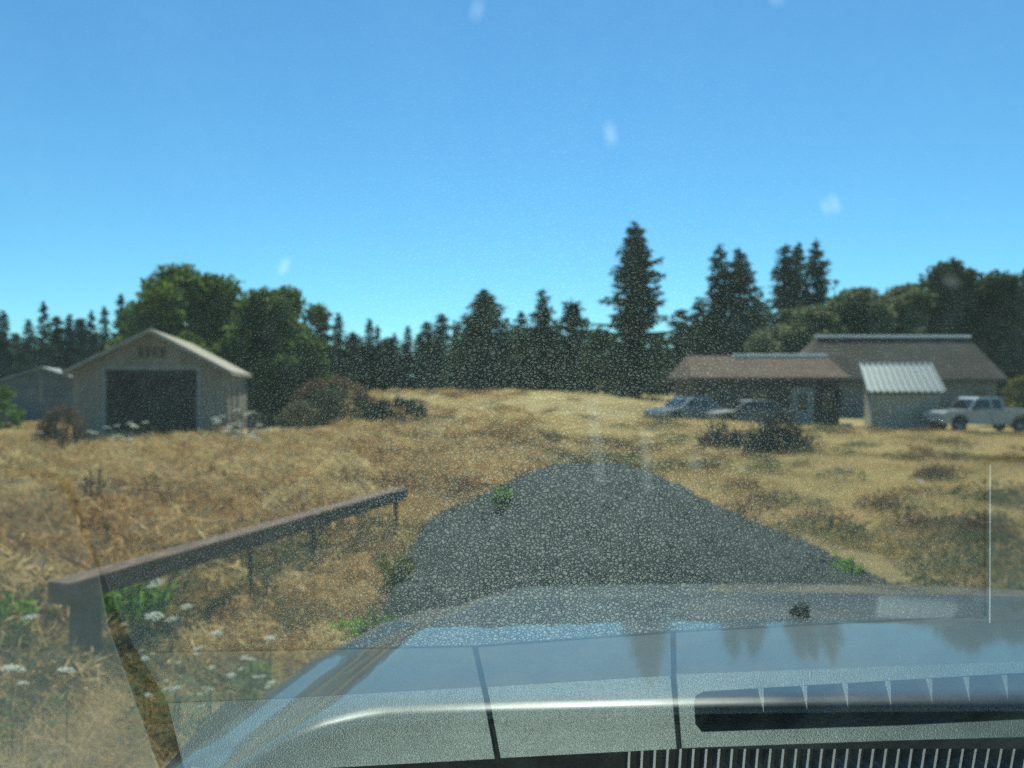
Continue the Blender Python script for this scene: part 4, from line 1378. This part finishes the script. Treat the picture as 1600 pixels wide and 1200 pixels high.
hood_o, hood_drop = hood()
nzx, nzy = .53, 1.40
nz = MB()
nz.tube([T3(nzx, nzy + .02, hood_drop(nzx, nzy) + .004), T3(nzx, nzy, hood_drop(nzx, nzy) - .012), T3(nzx, nzy - .012, hood_drop(nzx, nzy) - .013)], [.018, .014, .008], 10)
nz.build('washer_nozzle', M['black_plastic'], hood_o, True)

# cowl under the glass with its louvre ribs
MB().box(T3(TX, .92, .50), (2.1, .46, .05)).build('cowl_panel', M['black_plastic'], tk)
cowl = [o for o in tk.children if o.name.startswith('cowl_panel')][0]
ribk = MB().box((0, 0, 0), (.0026, .17, .016)).mesh('rib')
ribk.materials.append(M['rib_plastic'])
for k in range(64):
    x = .13 + k * .0142
    o = link(bpy.data.objects.new('rib', ribk)); o.parent = cowl
    yo = -.05 * max(0, (.30 - x)) / .17
    o.location = T3(x, .858 + yo, .468)
    o.rotation_euler = (0, 0, 0)

# glass: one flat laminated pane, 5 mm, raked
TH = R(38)
GB = (.80, .41)                       # base line: distance, drop
def glass_hit(u, v):
    dx, dz = (u - 800) / FPX, (600 - v) / FPX
    # y + z/tan = y0 - drop/tan
    tn = math.tan(TH)
    y = (GB[0] - GB[1] / tn) / (1 + dz / tn)
    return Vector((dx * y, y, dz * y))
GN = Vector((0, -math.sin(TH), -math.cos(TH)))
DASH, DTILT = .40, .085
def dash_z(y): return -DASH - DTILT * (y - .70)     # the top falls towards the glass
def on_dash(u, v):
    """where the sight line that is mirrored by the glass meets the dash top"""
    p = glass_hit(u, v)
    d = p.normalized()
    r = d - 2 * d.dot(GN) * GN
    k = (-DASH + .70 * DTILT - p.z - DTILT * p.y) / (r.z + DTILT * r.y)
    return p + r * k

t = NT('laminated_windshield_glass')
t.t.nodes.remove(t.b)
tr = t.n('ShaderNodeBsdfTransparent'); tr.inputs[0].default_value = (.87, .99, .95, 1)
gl = t.n('ShaderNodeBsdfGlossy'); gl.inputs['Roughness'].default_value = 0.0; gl.inputs[0].default_value = (.84, 1, .97, 1)
fs = t.n('ShaderNodeFresnel'); fs.inputs['IOR'].default_value = 1.75
mx = t.n('ShaderNodeMixShader')
t.l(fs.outputs[0], mx.inputs[0]); t.l(tr.outputs[0], mx.inputs[1]); t.l(gl.outputs[0], mx.inputs[2])
t.l(mx.outputs[0], t.out.inputs['Surface'])
M['glass_inner'] = t.m
t = NT('dusty_glass_outside')
t.t.nodes.remove(t.b)
tr = t.n('ShaderNodeBsdfTransparent'); tr.inputs[0].default_value = (.985, 1, 1, 1)
tl = t.n('ShaderNodeBsdfTranslucent'); tl.inputs[0].default_value = (.66, .88, .85, 1)
c = t.coord()
mp = t.n('ShaderNodeMapping'); mp.inputs['Scale'].default_value = (9, 1.2, 1.2); t.l(c, mp.inputs[0])
sm = t.noise(3.2, 5, mp.outputs[0], .6)
fine = t.noise(420, 3, c, .8)
sp = t.n('ShaderNodeTexVoronoi'); sp.inputs['Scale'].default_value = 260; t.l(c, sp.inputs['Vector'])
r1 = t.ramp(sm.outputs[0], [(.35, (.0,) * 3), (.75, (1.0,) * 3)])
r2 = t.ramp(fine.outputs[0], [(.40, (.25,) * 3), (.70, (1.0,) * 3)])
r3 = t.ramp(sp.outputs['Distance'], [(.0, (1.0,) * 3), (.10, (1.0,) * 3), (.16, (0,) * 3)])
m1 = t.n('ShaderNodeMath', operation='MULTIPLY_ADD'); t.l(r1.outputs[0], m1.inputs[0]); m1.inputs[1].default_value = .026; m1.inputs[2].default_value = .011
m2 = t.n('ShaderNodeMath', operation='MULTIPLY'); t.l(m1.outputs[0], m2.inputs[0]); t.l(r2.outputs[0], m2.inputs[1])
m3 = t.n('ShaderNodeMath', operation='MULTIPLY_ADD'); t.l(r3.outputs[0], m3.inputs[0]); m3.inputs[1].default_value = .012; t.l(m2.outputs[0], m3.inputs[2])
mx = t.n('ShaderNodeMixShader'); t.l(m3.outputs[0], mx.inputs[0]); t.l(tr.outputs[0], mx.inputs[1]); t.l(tl.outputs[0], mx.inputs[2])
t.l(mx.outputs[0], t.out.inputs['Surface'])
M['glass_outer'] = t.m
def glass_pt(x, y, up=0.0):
    drop = GB[1] - (GB[0] - y) * math.tan(TH)
    p = Vector((x, y, -drop)) - GN * up
    return (p.x - TX, p.y, EYE + p.z)
wsm = MB()
X0, X1, Y0, Y1 = -.62, 1.86, .82, -.22
wsm.poly(glass_pt(X0, Y0), glass_pt(X1, Y0), glass_pt(X1, Y1), glass_pt(X0, Y1))
wsm.poly(glass_pt(X0, Y0, .005), glass_pt(X0, Y1, .005), glass_pt(X1, Y1, .005), glass_pt(X1, Y0, .005))
me = wsm.mesh('windshield')
me.materials.append(M['glass_inner']); me.materials.append(M['glass_outer'])
me.polygons[1].material_index = 1
ws = link(bpy.data.objects.new('windshield', me)); ws.parent = tk

# dried splashes on the outside of the glass
t = NT('dried_splash')
t.t.nodes.remove(t.b)
tr = t.n('ShaderNodeBsdfTransparent'); tl = t.n('ShaderNodeBsdfTranslucent'); tl.inputs[0].default_value = (.9, .93, .92, 1)
mx = t.n('ShaderNodeMixShader'); mx.inputs[0].default_value = .13
t.l(tr.outputs[0], mx.inputs[1]); t.l(tl.outputs[0], mx.inputs[2]); t.l(mx.outputs[0], t.out.inputs['Surface'])
faint = t.m.copy(); faint.name = 'faint_wiper_smear'
[n for n in faint.node_tree.nodes if n.type == 'MIX_SHADER'][0].inputs[0].default_value = .035
for (u, v, du, dv, wd) in ((1219, 12, 14, 26, 10), (957, 231, 6, 30, 12), (1313, 340, 10, 24, 9), (1299, 346, 8, 20, 7), (438, 438, -8, 24, 10), (1497, 461, 18, 14, 16), (744, 36, -6, 30, 9), (1445, 770, 4, 6, 5), (934, 716, 14, 120, 20), (1012, 745, 6, 90, 16), (1090, 740, 4, 30, 16)):
    c_, e1 = glass_hit(u, v), glass_hit(u + du / 2, v + dv / 2)
    ax = e1 - c_
    sd_ = ax.cross(GN).normalized() * (wd / 2 / FPX * c_.length)
    up = -GN * .0062
    mb = MB()
    off = Vector((-TX, 0, EYE)) + up + c_
    mb.poly(off - ax - sd_ * .7, off - ax + sd_ * .7, off + sd_, off + ax + sd_ * .8, off + ax - sd_ * .8, off - sd_)
    mb.build('dried_splash', t.m if dv < 80 and wd < 16 else faint, ws)

# dash top
def leather():
    t = NT('grained_dash_vinyl')
    c = t.coord()
    mp = t.n('ShaderNodeMapping'); mp.inputs['Scale'].default_value = (1.0, 1.25, 1.0); t.l(c, mp.inputs[0])
    wob = t.noise(120, 3, mp.outputs[0], .6)
    va = t.n('ShaderNodeVectorMath', operation='SCALE'); t.l(wob.outputs['Color'], va.inputs[0]); va.inputs['Scale'].default_value = .010
    vb = t.n('ShaderNodeVectorMath', operation='ADD'); t.l(mp.outputs[0], vb.inputs[0]); t.l(va.outputs[0], vb.inputs[1])
    v1 = t.n('ShaderNodeTexVoronoi', feature='DISTANCE_TO_EDGE'); v1.inputs['Scale'].default_value = 265; t.l(vb.outputs[0], v1.inputs['Vector'])
    rp = t.ramp(v1.outputs['Distance'], [(0, (0, 0, 0)), (.05, (.45,) * 3), (.125, (.88,) * 3), (.35, (1, 1, 1))])
    nz = t.noise(330, 3, c, .6)
    mm = t.n('ShaderNodeMath', operation='MULTIPLY_ADD'); t.l(nz.outputs[0], mm.inputs[0]); mm.inputs[1].default_value = .38; t.l(rp.outputs[0], mm.inputs[2])
    bp = t.n('ShaderNodeBump'); bp.inputs['Strength'].default_value = 1.0; bp.inputs['Distance'].default_value = .00065
    t.l(mm.outputs[0], bp.inputs['Height']); t.l(bp.outputs[0], t.b.inputs['Normal'])
    du = t.noise(14, 4, c, .6)
    cr = t.ramp(du.outputs[0], [(.35, (.040, .042, .040)), (.7, (.070, .072, .068))])
    t.l(cr.outputs[0], t.b.inputs['Base Color'])
    t.b.inputs['Roughness'].default_value = .385
    t.b.inputs['Specular IOR Level'].default_value = 1.0
    return t.m
def grainy(name, col, rough=.36, bump=1.0, scale=650):
    t = NT(name)
    c = t.coord()
    nz = t.noise(scale, 2, c, .6)
    bp = t.n('ShaderNodeBump'); bp.inputs['Strength'].default_value = bump; bp.inputs['Distance'].default_value = .0005
    t.l(nz.outputs[0], bp.inputs['Height']); t.l(bp.outputs[0], t.b.inputs['Normal'])
    t.b.inputs['Specular IOR Level'].default_value = .7
    d = t.noise(25, 4, c, .6)
    cr = t.ramp(d.outputs[0], [(.35, mul(col, .75)), (.7, mul(col, 1.25))])
    t.l(cr.outputs[0], t.b.inputs['Base Color'])
    t.b.inputs['Roughness'].default_value = rough
    return t.m
M['leather'] = leather()
M['strip'] = grainy('grey_grained_plastic', (.13, .142, .135))
M['strip_dim'] = grainy('matt_grey_plastic', (.07, .076, .073), .6, .4)  # darker than the strip: the shelf's shade is in this colour; end panels share it
M['gap'] = plain('black_gap', (.004, .004, .004), .9)
M['edge'] = grainy('pale_edge_glint', (.75, .78, .76), .3)  # pale colour stands in for the glint along the pad's right edge
dash = MB()
dash.box((0, .30, EYE - .62), (2.3, 1.0, .10))
dash.box((0, .75, EYE - .49), (2.3, .03, .16))
dash = dash.build('dashboard', M['gap'], tk)
def slab(name, pts, mat, parent=dash, th=.03, lift=0.0, bevel=.002, tilt=0.0):
    off = Vector((-TX, 0, EYE + lift))
    o = MB().prism([Vector((p[0], p[1], dash_z(p[1]) + tilt * (p[1] - .70))) + off - Vector((0, 0, th)) for p in pts], (0, 0, th)).build(name, mat, parent, bevel=bevel)
    return o
def D2(u, v):
    p = on_dash(u, v)
    return (p.x, p.y)
# padded vinyl top: front edge, right edge, far back towards the seat
fl_, fm_, fr2 = D2(230, 1017), D2(740, 1008), D2(1060, 985)
fe, re_ = D2(1500, 962), D2(1536, 966)
pad = [D2(232, 1017), D2(212, 1012), D2(187, 960), D2(160, 890), D2(128, 800), D2(112, 742), D2(-140, 705), (-.70, .25), (-.70, -.10), (1.3, -.10), D2(1950, 690), D2(1536, 716), D2(1536, 966), D2(1500, 962), D2(1060, 985), D2(740, 1008)]
pad_o = slab('vinyl_pad', pad, M['leather'], lift=.004, th=.04, bevel=.003)
# bare strip between pad and glass, in three panels with open seams; shade next to the pad painted as a darker matt shelf, a glossier lip at the glass
def rp(*pts): return [D2(*p) for p in pts]
slab('front_shaded_shelf', rp((216, 1020), (738, 1011), (752, 1074), (420, 1092), (262, 1098)), M['strip_dim'], bevel=.0006)
slab('front_shaded_shelf', rp((746, 1011), (1048, 989), (1049, 1056), (760, 1074)), M['strip_dim'], bevel=.0006)
slab('front_shaded_shelf', rp((1056, 988), (1500, 965), (1800, 948), (1800, 1026), (1057, 1054)), M['strip_dim'], bevel=.0006)
slab('front_lip', rp((262, 1098), (420, 1092), (752, 1074), (757, 1095), (774, 1178), (400, 1197), (300, 1215)), M['strip'], tilt=.11, bevel=.0006)
slab('front_lip', rp((760, 1074), (1049, 1056), (1056, 1164), (782, 1177), (765, 1095)), M['strip'], tilt=.11, bevel=.0006)
# the right lip frames the defroster slot
slab('front_lip', rp((1057, 1054), (1800, 1026), (1800, 1044), (1100, 1082), (1088, 1088), (1085, 1097), (1086, 1128), (1096, 1139), (1400, 1130), (1800, 1112), (1800, 1142), (1400, 1152), (1063, 1163)), M['strip'], tilt=.11, bevel=.0006)
vent = MB().box((.7 - TX, .70, EYE - .53), (.9, .12, .02)).build('defroster_vent', M['gap'], dash)
for k, u in enumerate((1190, 1258, 1322, 1389, 1454, 1512, 1572, 1630)):
    vt_ = 1082 - (u - 1100) * .0543
    a, b_ = on_dash(u, vt_ + 1), on_dash(u + 4, vt_ + 38)
    mb = MB()
    off = Vector((-TX, 0, EYE))
    a, b_ = Vector((a.x, a.y, dash_z(a.y) - .003)) + off, Vector((b_.x, b_.y, dash_z(b_.y) - .001)) + off
    s_ = Vector((.0030, 0, 0))
    mb.prism([a - s_, a + s_, b_], (0, 0, -.03))
    mb.build('fin', M['strip'], vent)
# left end panel past the open gap, right end panel past the pad
slab('end_panel', rp((88, 748), (112, 800), (154, 890), (170, 979), (200, 1063), (250, 1205), (-60, 1210), (-160, 1000), (-140, 715)), M['strip_dim'])
slab('end_panel', rp((1541, 966), (1541, 720), (1950, 694), (1950, 946)), M['strip_dim'])
edge = MB().bar(Vector((*D2(1538.5, 720), dash_z(D2(1538.5, 715)[1]))) + Vector((-TX, 0, EYE + .006)), Vector((*D2(1538.5, 966), dash_z(D2(1538.5, 966)[1]))) + Vector((-TX, 0, EYE + .006)), .0014, .004).build('edge_glint_bar', M['edge'], dash)
